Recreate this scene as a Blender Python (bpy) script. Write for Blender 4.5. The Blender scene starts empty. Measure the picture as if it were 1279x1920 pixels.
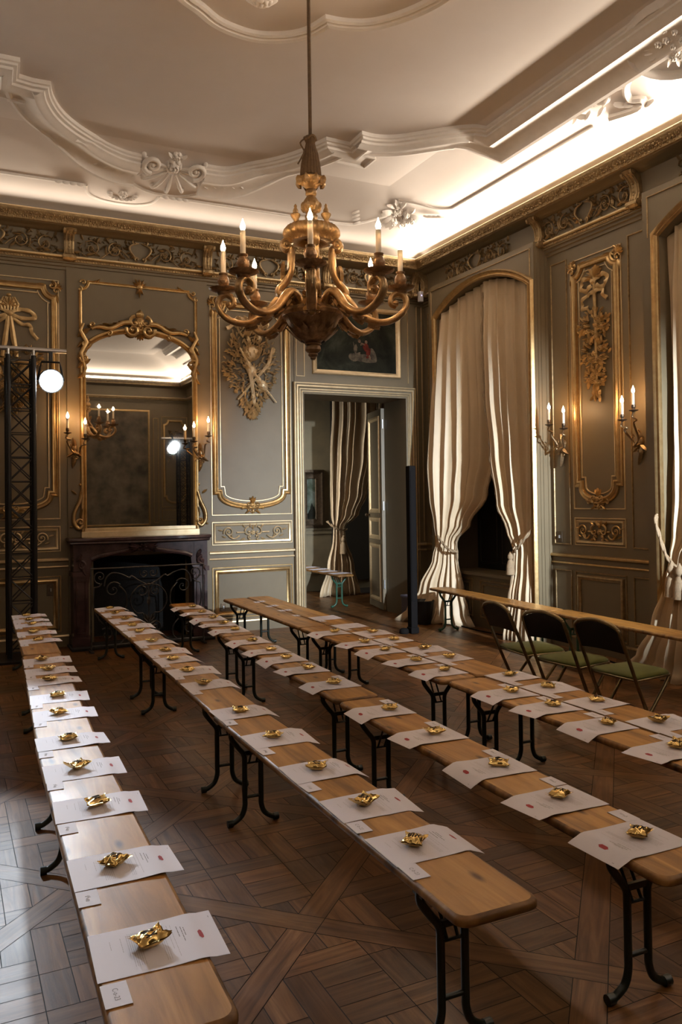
import bpy, bmesh, math, random
from mathutils import Vector, Matrix

# ------------------------------------------------------------------ camera, light, exposure
SC = bpy.context.scene
COL = SC.collection
R = math.radians
PI = math.pi
CAM_H = 1.52
FPX, CX, CY = 1523.9, 639.5, 907.2                  # focal length and principal point for a 1279 x 1920 frame
YAW, PIT, ROL = R(25.975), R(1.015), R(-0.780)
_cy, _sy, _cp, _sp = math.cos(YAW), math.sin(YAW), math.cos(PIT), math.sin(PIT)
FWD = Vector((_sy * _cp, _cy * _cp, _sp))
_r = Vector((_cy, -_sy, 0)); _u = _r.cross(FWD)
RGT = math.cos(ROL) * _r + math.sin(ROL) * _u
UPV = -math.sin(ROL) * _r + math.cos(ROL) * _u
cam = bpy.data.objects.new('camera', bpy.data.cameras.new('camera'))
COL.objects.link(cam)
cam.matrix_world = Matrix(((RGT.x, UPV.x, -FWD.x, 0), (RGT.y, UPV.y, -FWD.y, 0), (RGT.z, UPV.z, -FWD.z, CAM_H), (0, 0, 0, 1)))
cam.data.sensor_fit = 'VERTICAL'
cam.data.sensor_height = 36.0
cam.data.lens = FPX / 1920 * 36.0
cam.data.shift_y = -(960 - CY) / 1920
cam.data.clip_start = 0.05
SC.camera = cam

SC.view_settings.view_transform = 'Standard'
SC.view_settings.look = 'None'
SC.view_settings.gamma = 1.0
SC.view_settings.use_curve_mapping = False
SC.view_settings.exposure = 0.30
SC.cycles.use_denoising = True
SC.cycles.max_bounces = 8
SC.cycles.diffuse_bounces = 5
SC.cycles.glossy_bounces = 4
SC.cycles.sample_clamp_indirect = 6.0
SC.cycles.use_light_tree = True

world = bpy.data.worlds.new('World'); SC.world = world
world.use_nodes = True
world.node_tree.nodes['Background'].inputs[0].default_value = (0.02, 0.02, 0.025, 1)
world.node_tree.nodes['Background'].inputs[1].default_value = 0.3

WARM = (1.0, 0.58, 0.26)
AMBER = (1.0, 0.50, 0.17)
COVE = (1.0, 0.86, 0.70)
COLD = (0.80, 0.90, 1.0)
P_CHAND, P_SCONCE = 29.0, 24.0
P_COVE_R, P_COVE_B, P_COVE_O = 185.0, 12.0, 40.0
P_SPOT2, P_SPOT1, P_SPOT3, P_BACK = 3500.0, 200.0, 600.0, 20.0

def light(kind, name, loc, power, color, target=None, **kw):
    d = bpy.data.lights.new(name, kind); d.energy = power; d.color = color
    for k, v in kw.items(): setattr(d, k, v)
    o = bpy.data.objects.new(name, d); COL.objects.link(o); o.location = loc
    if target is not None:
        o.rotation_euler = (Vector(target) - Vector(loc)).to_track_quat('-Z', 'Y').to_euler()
    return o

WX, WY = 5.62, 9.0            # inner faces of the right and the back wall
LX, FY = -1.76, -2.5          # left and front wall
ZC = 5.0
# strips of cove light lying on the cornice ledges, shining up into the cove
def strip(name, loc, along, inward, L, P):
    a = Vector(along); n = (Vector((0, 0, 1)) * .62 + Vector(inward) * .78).normalized()   # shines along n
    z = -n; x = a; y = z.cross(x)
    o = light('AREA', name, loc, P, COVE, None, shape='RECTANGLE', size=L, size_y=.06)
    o.matrix_world = Matrix(((x.x, y.x, z.x, loc[0]), (x.y, y.y, z.y, loc[1]), (x.z, y.z, z.z, loc[2]), (0, 0, 0, 1)))
strip('cove_light_right', (WX - .255, 3.2, 4.527), (0, 1, 0), (-1, 0, 0), 11.2, P_COVE_R)
strip('cove_light_back', (1.95, WY - .255, 4.527), (1, 0, 0), (0, -1, 0), 7.0, P_COVE_B)
strip('cove_light_left', (LX + .255, 3.2, 4.527), (0, 1, 0), (1, 0, 0), 11.2, P_COVE_O)
strip('cove_light_front', (1.95, FY + .255, 4.527), (1, 0, 0), (0, 1, 0), 7.0, P_COVE_O)
LAMP1 = Vector((0.95, 8.42, 2.70)); LAMP3 = Vector((-0.35, 8.42, 2.70)); LAMP2 = Vector((4.65, -0.2, 2.78))
light('SPOT', 'stage_beam_right', LAMP2 + Vector((-.02, .16, -.03)), P_SPOT2, COLD, (4.72, 9.0, .88), spot_size=R(36), spot_blend=1.0, shadow_soft_size=.07)
light('SPOT', 'stage_beam_left', LAMP1 + Vector((-.03, -.16, -.03)), P_SPOT1, COLD, (0.25, 2.2, .2), spot_size=R(24), spot_blend=.4, shadow_soft_size=.09)
light('SPOT', 'stage_beam_far_left', LAMP3 + Vector((0, -.16, -.03)), P_SPOT3, COLD, (-0.15, 2.6, 0), spot_size=R(26), spot_blend=.25, shadow_soft_size=.09)
light('AREA', 'adjoining_room_daylight', (2.6, 11.2, 2.2), P_BACK, (1.0, .95, .86), (5.4, 11.4, 1.5), shape='RECTANGLE', size=1.0, size_y=2.2, spread=R(70))

# ------------------------------------------------------------------ pixel -> place helpers
def ray(x, y):
    return RGT * ((x - CX) / FPX) - UPV * ((y - CY) / FPX) + FWD
def onZ(x, y, z):
    d = ray(x, y); return Vector((0, 0, CAM_H)) + d * ((z - CAM_H) / d.z)
def onY(x, y, Y):
    d = ray(x, y); return Vector((0, 0, CAM_H)) + d * (Y / d.y)
def onX(x, y, X):
    d = ray(x, y); return Vector((0, 0, CAM_H)) + d * (X / d.x)

# ------------------------------------------------------------------ materials
def nodes(name):
    m = bpy.data.materials.new(name); m.use_nodes = True
    nt = m.node_tree; b = nt.nodes['Principled BSDF']
    return m, nt, b
def N(nt, t, **kw):
    n = nt.nodes.new(t)
    for k, v in kw.items():
        if k.startswith('i_'):
            key = k[2:]; key = int(key) if key.isdigit() else key.replace('_', ' ')
            n.inputs[key].default_value = v
        else: setattr(n, k, v)
    return n
def L(nt, a, b): nt.links.new(a, b)
def c4(c): return (c[0], c[1], c[2], 1)

def mat(name, base, rough=.5, metal=0, c2=None, scale=8, bump=0, bscale=60, coat=0, spec=.5, stretch=(1, 1, 1), sheen=0):
    m, nt, b = nodes(name)
    b.inputs['Base Color'].default_value = c4(base); b.inputs['Roughness'].default_value = rough
    b.inputs['Metallic'].default_value = metal; b.inputs['Coat Weight'].default_value = coat
    b.inputs['Specular IOR Level'].default_value = spec
    if sheen: b.inputs['Sheen Weight'].default_value = sheen
    tc = N(nt, 'ShaderNodeTexCoord'); mp = N(nt, 'ShaderNodeMapping'); mp.inputs['Scale'].default_value = stretch
    L(nt, tc.outputs['Object'], mp.inputs['Vector'])
    if c2 is not None:
        n = N(nt, 'ShaderNodeTexNoise', i_Scale=scale, i_Detail=5.0, i_Roughness=.6)
        L(nt, mp.outputs[0], n.inputs['Vector'])
        rp = N(nt, 'ShaderNodeValToRGB'); rp.color_ramp.elements[0].position = .32; rp.color_ramp.elements[1].position = .68
        rp.color_ramp.elements[0].color = c4(base); rp.color_ramp.elements[1].color = c4(c2)
        L(nt, n.outputs[0], rp.inputs[0]); L(nt, rp.outputs[0], b.inputs['Base Color'])
    if bump:
        n2 = N(nt, 'ShaderNodeTexNoise', i_Scale=bscale, i_Detail=4.0)
        L(nt, mp.outputs[0], n2.inputs['Vector'])
        bp = N(nt, 'ShaderNodeBump', i_Strength=bump, i_Distance=.01)
        L(nt, n2.outputs[0], bp.inputs['Height']); L(nt, bp.outputs[0], b.inputs['Normal'])
    return m
def emit(name, col, strength):
    m, nt, b = nodes(name)
    b.inputs['Base Color'].default_value = (0, 0, 0, 1)
    b.inputs['Emission Color'].default_value = c4(col); b.inputs['Emission Strength'].default_value = strength
    m.cycles.emission_sampling = 'NONE'
    return m

M = {}
M['wall'] = mat('olive_paint', (.176, .137, .080), .5, c2=(.157, .121, .069), scale=2.5, bump=.03, bscale=25)
M['gold'] = mat('old_gilding', (.60, .42, .20), .34, .85, c2=(.46, .30, .13), scale=18, bump=.10, bscale=55)
M['gold_dull'] = mat('worn_gilding', (.42, .30, .15), .45, .7, c2=(.24, .16, .08), scale=22, bump=.25, bscale=70)
M['gold_line'] = mat('pale_gilding', (.74, .60, .38), .36, .6, c2=(.62, .47, .27), scale=14)
M['gilt_pale'] = mat('pale_gilt_carving', (.86, .71, .47), .36, .35, c2=(.70, .55, .33), scale=14)
M['gilt_warm'] = mat('warm_gilt_carving', (.60, .42, .20), .40, .45, c2=(.42, .28, .12), scale=14)
M['plaster'] = mat('ceiling_plaster', (.65, .59, .545), .75, c2=(.61, .55, .505), scale=1.2, bump=.02)
M['stucco'] = mat('stucco_white', (.76, .715, .67), .65, c2=(.70, .655, .61), scale=10)
M['chand'] = mat('giltwood', (.52, .34, .16), .32, .6, c2=(.25, .15, .066), scale=16, bump=.5, bscale=38)
M['chand_dark'] = mat('giltwood_dark', (.36, .22, .11), .32, .5, c2=(.14, .08, .04), scale=22, bump=.5, bscale=45)
M['rope'] = mat('brown_cord', (.14, .085, .04), .8, c2=(.085, .05, .025), scale=40)
M['candle'] = mat('ivory_candle', (.62, .56, .46), .5)
M['flame'] = emit('bulb_glow', (1.0, .84, .58), 30)
M['bronze'] = mat('gilt_bronze', (.42, .30, .17), .36, .9, c2=(.25, .17, .09), scale=30)
M['bronze_dark'] = mat('dark_bronze', (.16, .115, .075), .4, .85, c2=(.09, .065, .045), scale=30)
M['marble'] = mat('dark_marble', (.085, .046, .044), .24, c2=(.026, .015, .016), scale=6, spec=.5)
M['soot'] = mat('sooty_brick', (.010, .009, .008), .9, c2=(.016, .014, .012), scale=12, bump=.3)
M['iron'] = mat('wrought_iron', (.13, .125, .12), .42, .8, c2=(.07, .068, .065), scale=25)
M['black'] = mat('black_metal', (.010, .010, .011), .42, .2)
M['blackplastic'] = mat('black_plastic', (.010, .009, .009), .8, spec=.04)
M['alu'] = mat('aluminium', (.62, .62, .63), .32, .95)
M['green'] = mat('green_leg_paint', (.030, .105, .062), .38, c2=(.020, .075, .045), scale=30)
M['green_shaded'] = mat('shaded_green_leg_paint', (.010, .017, .011), .36, c2=(.006, .010, .007), scale=30)  # the same leg green, with the shade under the rows put into the colour
M['paper'] = mat('white_paper', (.72, .70, .78), .6)
M['ink'] = mat('grey_print', (.44, .42, .46), .7)
M['inkbold'] = mat('black_print', (.20, .19, .21), .7)
M['red'] = mat('red_stamp', (.36, .030, .045), .6)
M['foil'] = mat('gold_foil', (.83, .60, .235), .16, 1.0, bump=.12, bscale=90)
M['foilink'] = mat('brown_lettering', (.030, .018, .010), .8, spec=.1)
M['curtain'] = mat('silk_curtain', (.66, .52, .34), .5, c2=(.60, .465, .30), scale=3, sheen=.1, bump=.03, bscale=220)
M['fringe'] = mat('curtain_fringe', (.36, .26, .16), .8, c2=(.27, .19, .11), scale=60, bump=.4, bscale=150)
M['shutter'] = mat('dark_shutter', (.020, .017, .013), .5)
M['backwall'] = mat('ochre_wall', (.26, .21, .125), .7, c2=(.17, .14, .09), scale=2)
M['velvet'] = mat('olive_velvet', (.115, .120, .016), .9, c2=(.080, .085, .011), scale=9, sheen=.1)
M['leather'] = mat('black_leather', (.009, .0075, .006), .5, spec=.25)
M['brass'] = mat('tarnished_brass', (.30, .235, .13), .36, .9, c2=(.20, .155, .085), scale=25)
M['purple'] = mat('grey_box', (.10, .095, .13), .5)
M['lens'] = emit('stage_lens', (.86, .95, 1.0), 40)
M['tapestry'] = mat('tapestry', (.20, .165, .115), .9, c2=(.06, .05, .036), scale=2.6, bump=.2, bscale=20)
M['switch'] = mat('white_plastic', (.55, .55, .58), .5)
M['led'] = emit('violet_led', (.7, .5, 1.0), 3)

def mirror_mat():
    m, nt, b = nodes('mirror_glass')
    b.inputs['Base Color'].default_value = (.70, .68, .64, 1); b.inputs['Metallic'].default_value = 1
    b.inputs['Roughness'].default_value = .015
    return m
M['mirror'] = mirror_mat()

def painting_mat(name, stops, scale, seed):
    m, nt, b = nodes(name)
    tc = N(nt, 'ShaderNodeTexCoord'); mp = N(nt, 'ShaderNodeMapping'); mp.inputs['Location'].default_value = (seed, seed * .7, seed * .3)
    L(nt, tc.outputs['Object'], mp.inputs[0])
    n = N(nt, 'ShaderNodeTexNoise', i_Scale=scale, i_Detail=7.0, i_Roughness=.62, i_Distortion=.6); L(nt, mp.outputs[0], n.inputs['Vector'])
    rp = N(nt, 'ShaderNodeValToRGB'); e = rp.color_ramp.elements
    e[0].position, e[0].color = stops[0][0], c4(stops[0][1]); e[1].position, e[1].color = stops[-1][0], c4(stops[-1][1])
    for p, c in stops[1:-1]:
        q = e.new(p); q.color = c4(c)
    L(nt, n.outputs[0], rp.inputs[0]); L(nt, rp.outputs[0], b.inputs['Base Color'])
    b.inputs['Roughness'].default_value = .7; b.inputs['Specular IOR Level'].default_value = .03
    return m
M['canvas'] = painting_mat('dark_landscape', [(.3, (.010, .010, .008)), (.5, (.022, .022, .016)), (.62, (.04, .042, .03)), (.8, (.075, .075, .055))], 3.0, 1.7)
M['canvas_pale'] = painting_mat('pale_landscape', [(.35, (.06, .075, .05)), (.5, (.12, .14, .11)), (.7, (.24, .28, .27))], 5.0, 4.2)
M['flesh'] = mat('painted_flesh', (.20, .13, .085), .6, c2=(.05, .035, .022), scale=24, spec=.05)
M['redcloth'] = mat('painted_red', (.13, .022, .014), .6, spec=.05, c2=(.05, .012, .008), scale=20)
M['palecloth'] = mat('painted_pale_cloth', (.13, .105, .072), .6, spec=.05, c2=(.03, .026, .02), scale=18)
M['skypaint'] = mat('painted_sky', (.085, .09, .075), .45, c2=(.04, .043, .035), scale=7)

def wood_mat(name, cols, rough, coat, grain=(1.2, 22), objrand=True, uv=True, attr=None, bump=.06, knots=0):
    m, nt, b = nodes(name)
    tc = N(nt, 'ShaderNodeTexCoord'); mp = N(nt, 'ShaderNodeMapping'); mp.inputs['Scale'].default_value = (grain[0], grain[1], 1)
    src = tc.outputs['UV'] if uv else tc.outputs['Object']
    if objrand:
        oi = N(nt, 'ShaderNodeObjectInfo'); mul = N(nt, 'ShaderNodeMath', operation='MULTIPLY'); mul.inputs[1].default_value = 37.0
        L(nt, oi.outputs['Random'], mul.inputs[0])
        cb = N(nt, 'ShaderNodeCombineXYZ'); L(nt, mul.outputs[0], cb.inputs[0]); L(nt, mul.outputs[0], cb.inputs[1]); L(nt, mul.outputs[0], cb.inputs[2])
        L(nt, cb.outputs[0], mp.inputs['Location'])
    L(nt, src, mp.inputs[0])
    n = N(nt, 'ShaderNodeTexNoise', i_Scale=1.0, i_Detail=6.0, i_Roughness=.6, i_Distortion=.9); L(nt, mp.outputs[0], n.inputs['Vector'])
    rp = N(nt, 'ShaderNodeValToRGB'); e = rp.color_ramp.elements
    e[0].position, e[0].color = .30, c4(cols[0]); e[1].position, e[1].color = .68, c4(cols[2]); q = e.new(.5); q.color = c4(cols[1])
    L(nt, n.outputs[0], rp.inputs[0]); out = rp.outputs[0]
    if knots:
        mp2 = N(nt, 'ShaderNodeMapping'); mp2.inputs['Scale'].default_value = (2.2, 6.0, 1)
        L(nt, src, mp2.inputs[0])
        if objrand: L(nt, cb.outputs[0], mp2.inputs['Location'])
        vo = N(nt, 'ShaderNodeTexVoronoi', voronoi_dimensions='2D', i_Scale=1.0); L(nt, mp2.outputs[0], vo.inputs['Vector'])
        r2 = N(nt, 'ShaderNodeValToRGB'); r2.color_ramp.elements[0].position = .03; r2.color_ramp.elements[1].position = .10
        r2.color_ramp.elements[0].color = (.16, .09, .045, 1); r2.color_ramp.elements[1].color = (1, 1, 1, 1)
        L(nt, vo.outputs['Distance'], r2.inputs[0])
        mx = N(nt, 'ShaderNodeMix', data_type='RGBA', blend_type='MULTIPLY'); mx.inputs[0].default_value = knots
        L(nt, out, mx.inputs[6]); L(nt, r2.outputs[0], mx.inputs[7]); out = mx.outputs[2]
    if attr:
        at = N(nt, 'ShaderNodeAttribute', attribute_name=attr)
        mx = N(nt, 'ShaderNodeMix', data_type='RGBA', blend_type='MULTIPLY'); mx.inputs[0].default_value = 1
        L(nt, out, mx.inputs[6]); L(nt, at.outputs['Color'], mx.inputs[7]); out = mx.outputs[2]
    L(nt, out, b.inputs['Base Color'])
    rr = N(nt, 'ShaderNodeMapRange'); rr.inputs['To Min'].default_value = rough - .07; rr.inputs['To Max'].default_value = rough + .12
    n3 = N(nt, 'ShaderNodeTexNoise', i_Scale=9.0, i_Detail=4.0); L(nt, tc.outputs['Object'], n3.inputs['Vector'])
    L(nt, n3.outputs[0], rr.inputs[0]); L(nt, rr.outputs[0], b.inputs['Roughness'])
    b.inputs['Coat Weight'].default_value = coat; b.inputs['Coat Roughness'].default_value = .22; b.inputs['Specular IOR Level'].default_value = .36
    n4 = N(nt, 'ShaderNodeTexNoise', i_Scale=150.0, i_Detail=5.0, i_Roughness=.7); L(nt, tc.outputs['Object'], n4.inputs['Vector'])
    ad = N(nt, 'ShaderNodeMath', operation='MULTIPLY_ADD'); ad.inputs[1].default_value = .5; L(nt, n4.outputs[0], ad.inputs[0]); L(nt, n.outputs[0], ad.inputs[2])
    bp = N(nt, 'ShaderNodeBump', i_Strength=bump, i_Distance=.004); L(nt, ad.outputs[0], bp.inputs['Height']); L(nt, bp.outputs[0], b.inputs['Normal'])
    return m
M['floor'] = wood_mat('oak_parquet', [(.072, .028, .0065), (.138, .058, .0165), (.200, .094, .031)], .38, .03, (2.2, 30), False, True, 'tone', .10)
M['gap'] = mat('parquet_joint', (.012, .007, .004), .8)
M['pine'] = wood_mat('varnished_pine', [(.165, .070, .012), (.37, .175, .038), (.50, .265, .072)], .40, .06, (1.2, 14), True, True, None, .12, .9)
M['pine_edge'] = wood_mat('worn_pine_edge', [(.050, .022, .007), (.22, .105, .030), (.36, .19, .06)], .45, .05, (5, 9), True, False)

# ------------------------------------------------------------------ mesh builder
class MB:
    def __init__(s): s.v = []; s.f = []; s.m = []; s.uv = None
    def add(s, vs, fs, mi=0):
        o = len(s.v); s.v += [tuple(p) for p in vs]
        s.f += [tuple(i + o for i in f) for f in fs]; s.m += [mi] * len(fs)
    def box(s, c, d, rz=0, mi=0, rx=0):
        mt = Matrix.Rotation(rz, 3, 'Z') @ Matrix.Rotation(rx, 3, 'X')
        vs = [Vector(c) + mt @ Vector((x * d[0] / 2, y * d[1] / 2, z * d[2] / 2)) for x in (-1, 1) for y in (-1, 1) for z in (-1, 1)]
        s.add(vs, [(0, 1, 3, 2), (4, 6, 7, 5), (0, 4, 5, 1), (2, 3, 7, 6), (0, 2, 6, 4), (1, 5, 7, 3)], mi)
    def fbox(s, F, u0, u1, v0, v1, h0, h1, mi=0):
        vs = [F(u, v, h) for u in (u0, u1) for v in (v0, v1) for h in (h0, h1)]
        s.add(vs, [(0, 1, 3, 2), (4, 6, 7, 5), (0, 4, 5, 1), (2, 3, 7, 6), (0, 2, 6, 4), (1, 5, 7, 3)], mi)
    def tube(s, path, rad, seg=8, mi=0, closed=False, flat=None):
        P = [Vector(p) for p in path]; n = len(P)
        rads = rad if isinstance(rad, (list, tuple)) else [rad] * n
        T = []
        for i in range(n):
            a = P[(i - 1) % n] if (closed or i) else P[0]; b = P[(i + 1) % n] if (closed or i < n - 1) else P[-1]
            t = (b - a); T.append(t.normalized() if t.length > 1e-9 else Vector((0, 0, 1)))
        ref = Vector((0, 0, 1)) if abs(T[0].z) < .9 else Vector((1, 0, 0))
        x = T[0].cross(ref).normalized(); rings = []
        for i in range(n):
            x = (x - T[i] * x.dot(T[i]))
            x = x.normalized() if x.length > 1e-6 else T[i].orthogonal().normalized()
            y = T[i].cross(x)
            rings.append([P[i] + (x * math.cos(k * 2 * PI / seg) + y * math.sin(k * 2 * PI / seg)) * rads[i] for k in range(seg)])
        vs = [p for r in rings for p in r]; fs = []
        for i in range(n if closed else n - 1):
            j = (i + 1) % n
            for k in range(seg):
                l = (k + 1) % seg; fs.append((i * seg + k, i * seg + l, j * seg + l, j * seg + k))
        if not closed:
            fs.append(tuple(range(seg))[::-1]); fs.append(tuple((n - 1) * seg + k for k in range(seg)))
        s.add(vs, fs, mi)
    def lathe(s, prof, c=(0, 0, 0), seg=16, mi=0, ribs=0, ribamp=0):
        vs = []; fs = []
        for r, z in prof:
            for k in range(seg):
                a = 2 * PI * k / seg; rr = r * (1 + (ribamp * math.cos(ribs * a) if ribs else 0))
                vs.append((c[0] + rr * math.cos(a), c[1] + rr * math.sin(a), c[2] + z))
        n = len(prof)
        for i in range(n - 1):
            for k in range(seg):
                l = (k + 1) % seg; fs.append((i * seg + k, i * seg + l, (i + 1) * seg + l, (i + 1) * seg + k))
        fs.append(tuple(range(seg))[::-1]); fs.append(tuple((n - 1) * seg + k for k in range(seg)))
        s.add(vs, fs, mi)
    def sweep(s, path, prof, F, closed=False, mi=0):
        """sweep a profile [(offset to the left of the path, height)] along a 2-D path in frame F(u, v, h)"""
        P = [Vector(p) for p in path]; n = len(P); k = len(prof); vs = []
        for i in range(n):
            a = P[i - 1] if (closed or i) else None; b = P[(i + 1) % n] if (closed or i < n - 1) else None
            d1 = (P[i] - a).normalized() if a is not None and (P[i] - a).length > 1e-9 else None
            d2 = (b - P[i]).normalized() if b is not None and (b - P[i]).length > 1e-9 else None
            d1 = d1 or d2; d2 = d2 or d1
            n1 = Vector((-d1.y, d1.x)); n2 = Vector((-d2.y, d2.x)); m = n1 + n2
            m = m.normalized() if m.length > 1e-6 else n1
            sc = 1 / max(.35, m.dot(n1))
            for o, h in prof:
                q = P[i] + m * (o * sc); vs.append(F(q.x, q.y, h))
        fs = []
        for i in range(n if closed else n - 1):
            j = (i + 1) % n
            for t in range(k - 1): fs.append((i * k + t, i * k + t + 1, j * k + t + 1, j * k + t))
        if not closed: fs += [tuple(range(k)), tuple((n - 1) * k + t for t in range(k))[::-1]]
        s.add(vs, fs, mi)
    def dome(s, F, u, v, ru, rv, h, mi=0, seg=8, ang=0, h0=0):
        vs = []; ca, sa = math.cos(ang), math.sin(ang)
        lv = ((1.0, 0), (.92, .45), (.6, .82))
        for q, t in lv:
            for k in range(seg):
                a = 2 * PI * k / seg; x, y = ru * q * math.cos(a), rv * q * math.sin(a)
                vs.append(F(u + x * ca - y * sa, v + x * sa + y * ca, h0 + h * t))
        vs.append(F(u, v, h0 + h)); fs = []
        for i in range(2):
            for k in range(seg):
                l = (k + 1) % seg; fs.append((i * seg + k, i * seg + l, (i + 1) * seg + l, (i + 1) * seg + k))
        for k in range(seg): fs.append((2 * seg + k, 2 * seg + (k + 1) % seg, 3 * seg))
        s.add(vs, fs, mi)
    def leaf(s, F, u, v, ang, ln, wd, h=.02, mi=0, curl=0.0, h0=.004):
        vs = []; ca, sa = math.cos(ang), math.sin(ang); n = 5
        for i in range(n):
            t = i / (n - 1); w = wd * .5 * (math.sin(PI * min(1, t * .85 + .12)) ** .8 if t < .99 else .04)
            a = curl * t; x, y = ln * t * math.cos(a * .5), ln * t * math.sin(a * .5)
            for k, hh in ((-1, .25), (0, 1), (1, .25)):
                xx, yy = x - k * w * math.sin(a), y + k * w * math.cos(a)
                vs.append(F(u + xx * ca - yy * sa, v + xx * sa + yy * ca, h0 + h * hh * (.6 + .5 * math.sin(PI * t * .9))))
        fs = []
        for i in range(n - 1):
            for k in range(2): fs.append((i * 3 + k, i * 3 + k + 1, (i + 1) * 3 + k + 1, (i + 1) * 3 + k))
        s.add(vs, fs, mi)
    def ftube(s, F, pts, rad, h=.012, seg=6, mi=0):
        s.tube([F(p[0], p[1], h if len(p) < 3 else p[2]) for p in pts], rad, seg, mi)
    def scroll(s, F, u, v, r0, a0, turns, rt, h=.012, mi=0, sgn=1, eye=True, shrink=.12, seg=6):
        n = max(10, int(turns * 16)); pts = []; rads = []
        for i in range(n + 1):
            t = i / n; r = r0 * (1 - t * (1 - shrink)); a = a0 + sgn * turns * 2 * PI * t
            pts.append((u + r * math.cos(a), v + r * math.sin(a), h)); rads.append(rt * (1 - .45 * t))
        s.ftube(F, pts, rads, h, seg, mi)
        if eye: s.dome(F, u, v, rt * 1.3, rt * 1.3, h + rt * .9, mi)
        return pts[0]
    def rose(s, F, u, v, r, h=.03, mi=0, n=6, ph=0):
        for ring, (q, hh) in enumerate(((.68, .7), (.36, .95))):
            for k in range(n - ring):
                a = ph + ring * .4 + 2 * PI * k / (n - ring)
                s.dome(F, u + r * q * math.cos(a), v + r * q * math.sin(a), r * .42, r * .30, h * hh, mi, 6, a + PI / 2)
        s.dome(F, u, v, r * .22, r * .22, h * 1.1, mi, 6)
    def build(s, name, mats, parent=None, smooth=35, bevel=0, recalc=True):
        me = bpy.data.meshes.new(name); me.from_pydata(s.v, [], s.f)
        mats = mats if isinstance(mats, (list, tuple)) else [mats]
        for m in mats: me.materials.append(m)
        me.polygons.foreach_set('material_index', s.m)
        if recalc or bevel:
            bm = bmesh.new(); bm.from_mesh(me)
            if bevel:
                bmesh.ops.remove_doubles(bm, verts=bm.verts, dist=1e-5)
                bmesh.ops.recalc_face_normals(bm, faces=bm.faces)
                es = [e for e in bm.edges if len(e.link_faces) == 2 and e.calc_face_angle(0) > .6]
                bmesh.ops.bevel(bm, geom=es, offset=bevel, segments=2, profile=.6, affect='EDGES', clamp_overlap=True)
            bmesh.ops.recalc_face_normals(bm, faces=bm.faces); bm.to_mesh(me); bm.free()
        if smooth:
            me.polygons.foreach_set('use_smooth', [True] * len(me.polygons)); me.set_sharp_from_angle(angle=R(smooth))
        me.update()
        o = bpy.data.objects.new(name, me); COL.objects.link(o)
        if parent is not None: o.parent = parent
        return o

def tag(o, label=None, cat=None, group=None, kind=None):
    if label: o['label'] = label
    if cat: o['category'] = cat
    if group: o['group'] = group
    if kind: o['kind'] = kind
    return o
def thing(name, label, cat, loc=(0, 0, 0), rz=0, group=None):
    o = bpy.data.objects.new(name, None); COL.objects.link(o)
    o.location = loc; o.rotation_euler = (0, 0, rz); o.empty_display_size = .1
    return tag(o, label, cat, group)
def struct(mb, name, mats, parent=None, **kw):
    o = mb.build(name, mats, parent, **kw)
    if parent is None: o['kind'] = 'structure'
    return o
def copy_tree(o, parent=None):
    c = o.copy(); COL.objects.link(c)
    if parent is not None: c.parent = parent
    for ch in o.children: copy_tree(ch, c)
    return c
_trim = [0]
def trim(mb, mats, **kw):
    _trim[0] += 1
    return struct(mb, 'trim_%d' % _trim[0], mats, **kw)
ORD = ['zeroth', 'first', 'second', 'third', 'fourth', 'fifth', 'sixth', 'seventh', 'eighth', 'ninth', 'tenth', 'eleventh', 'twelfth', 'thirteenth', 'fourteenth', 'fifteenth']

def FB(u, v, h): return (u, WY - h, v)              # back wall, seen from the room
def FR(u, v, h): return (WX - h, u, v)              # right wall
BAYX = 5.44
def FBay(u, v, h): return (BAYX - h, u, v)          # front of the window bays
def FF(u, v, h): return (u, FY + h, v)              # front wall (behind the camera)
def FL(u, v, h): return (LX + h, u, v)              # left wall
def FC(u, v, h): return (u, v, ZC - h)              # ceiling
def bead(w, h): return [(-w / 2, 0), (-w * .46, h * .55), (-w * .25, h), (w * .25, h), (w * .46, h * .55), (w / 2, 0)]
def rect(u0, u1, v0, v1): return [(u0, v0), (u1, v0), (u1, v1), (u0, v1)]
# ================================================================== SETTING
random.seed(7)
# ---- floor: oak panels laid on the diagonal, each a lattice inside a square frame
def clip_poly(poly, axis, lim, keep_less):
    out = []
    for i in range(len(poly)):
        a, b = poly[i], poly[(i + 1) % len(poly)]
        ia = (a[axis] <= lim) if keep_less else (a[axis] >= lim); ib = (b[axis] <= lim) if keep_less else (b[axis] >= lim)
        if ia: out.append(a)
        if ia != ib:
            t = (lim - a[axis]) / (b[axis] - a[axis]); out.append(tuple(a[k] + (b[k] - a[k]) * t for k in range(2)))
    return out
def inset_poly(poly, d):
    poly = [p for i, p in enumerate(poly) if (Vector(p) - Vector(poly[i - 1])).length > 1e-4]
    if len(poly) < 3: return None
    n = len(poly); ar = sum(poly[i][0] * poly[(i + 1) % n][1] - poly[(i + 1) % n][0] * poly[i][1] for i in range(n))
    if abs(ar) < 4e-4: return None
    if ar < 0: poly = poly[::-1]
    out = []
    for i in range(n):
        p, a, b = Vector(poly[i]), Vector(poly[i - 1]), Vector(poly[(i + 1) % n])
        if (p - a).length < 1e-6 or (b - p).length < 1e-6: continue
        d1 = (p - a).normalized(); d2 = (b - p).normalized(); n1 = Vector((-d1.y, d1.x)); n2 = Vector((-d2.y, d2.x))
        m = (n1 + n2)
        if m.length < 1e-6: continue
        m = m.normalized(); out.append(tuple(p + m * (d / max(.4, m.dot(n1)))))
    return out if len(out) >= 3 else None
fv, ff, fuv, ftone, fmi = [], [], [], [], []
S2 = math.sqrt(.5)
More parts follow.
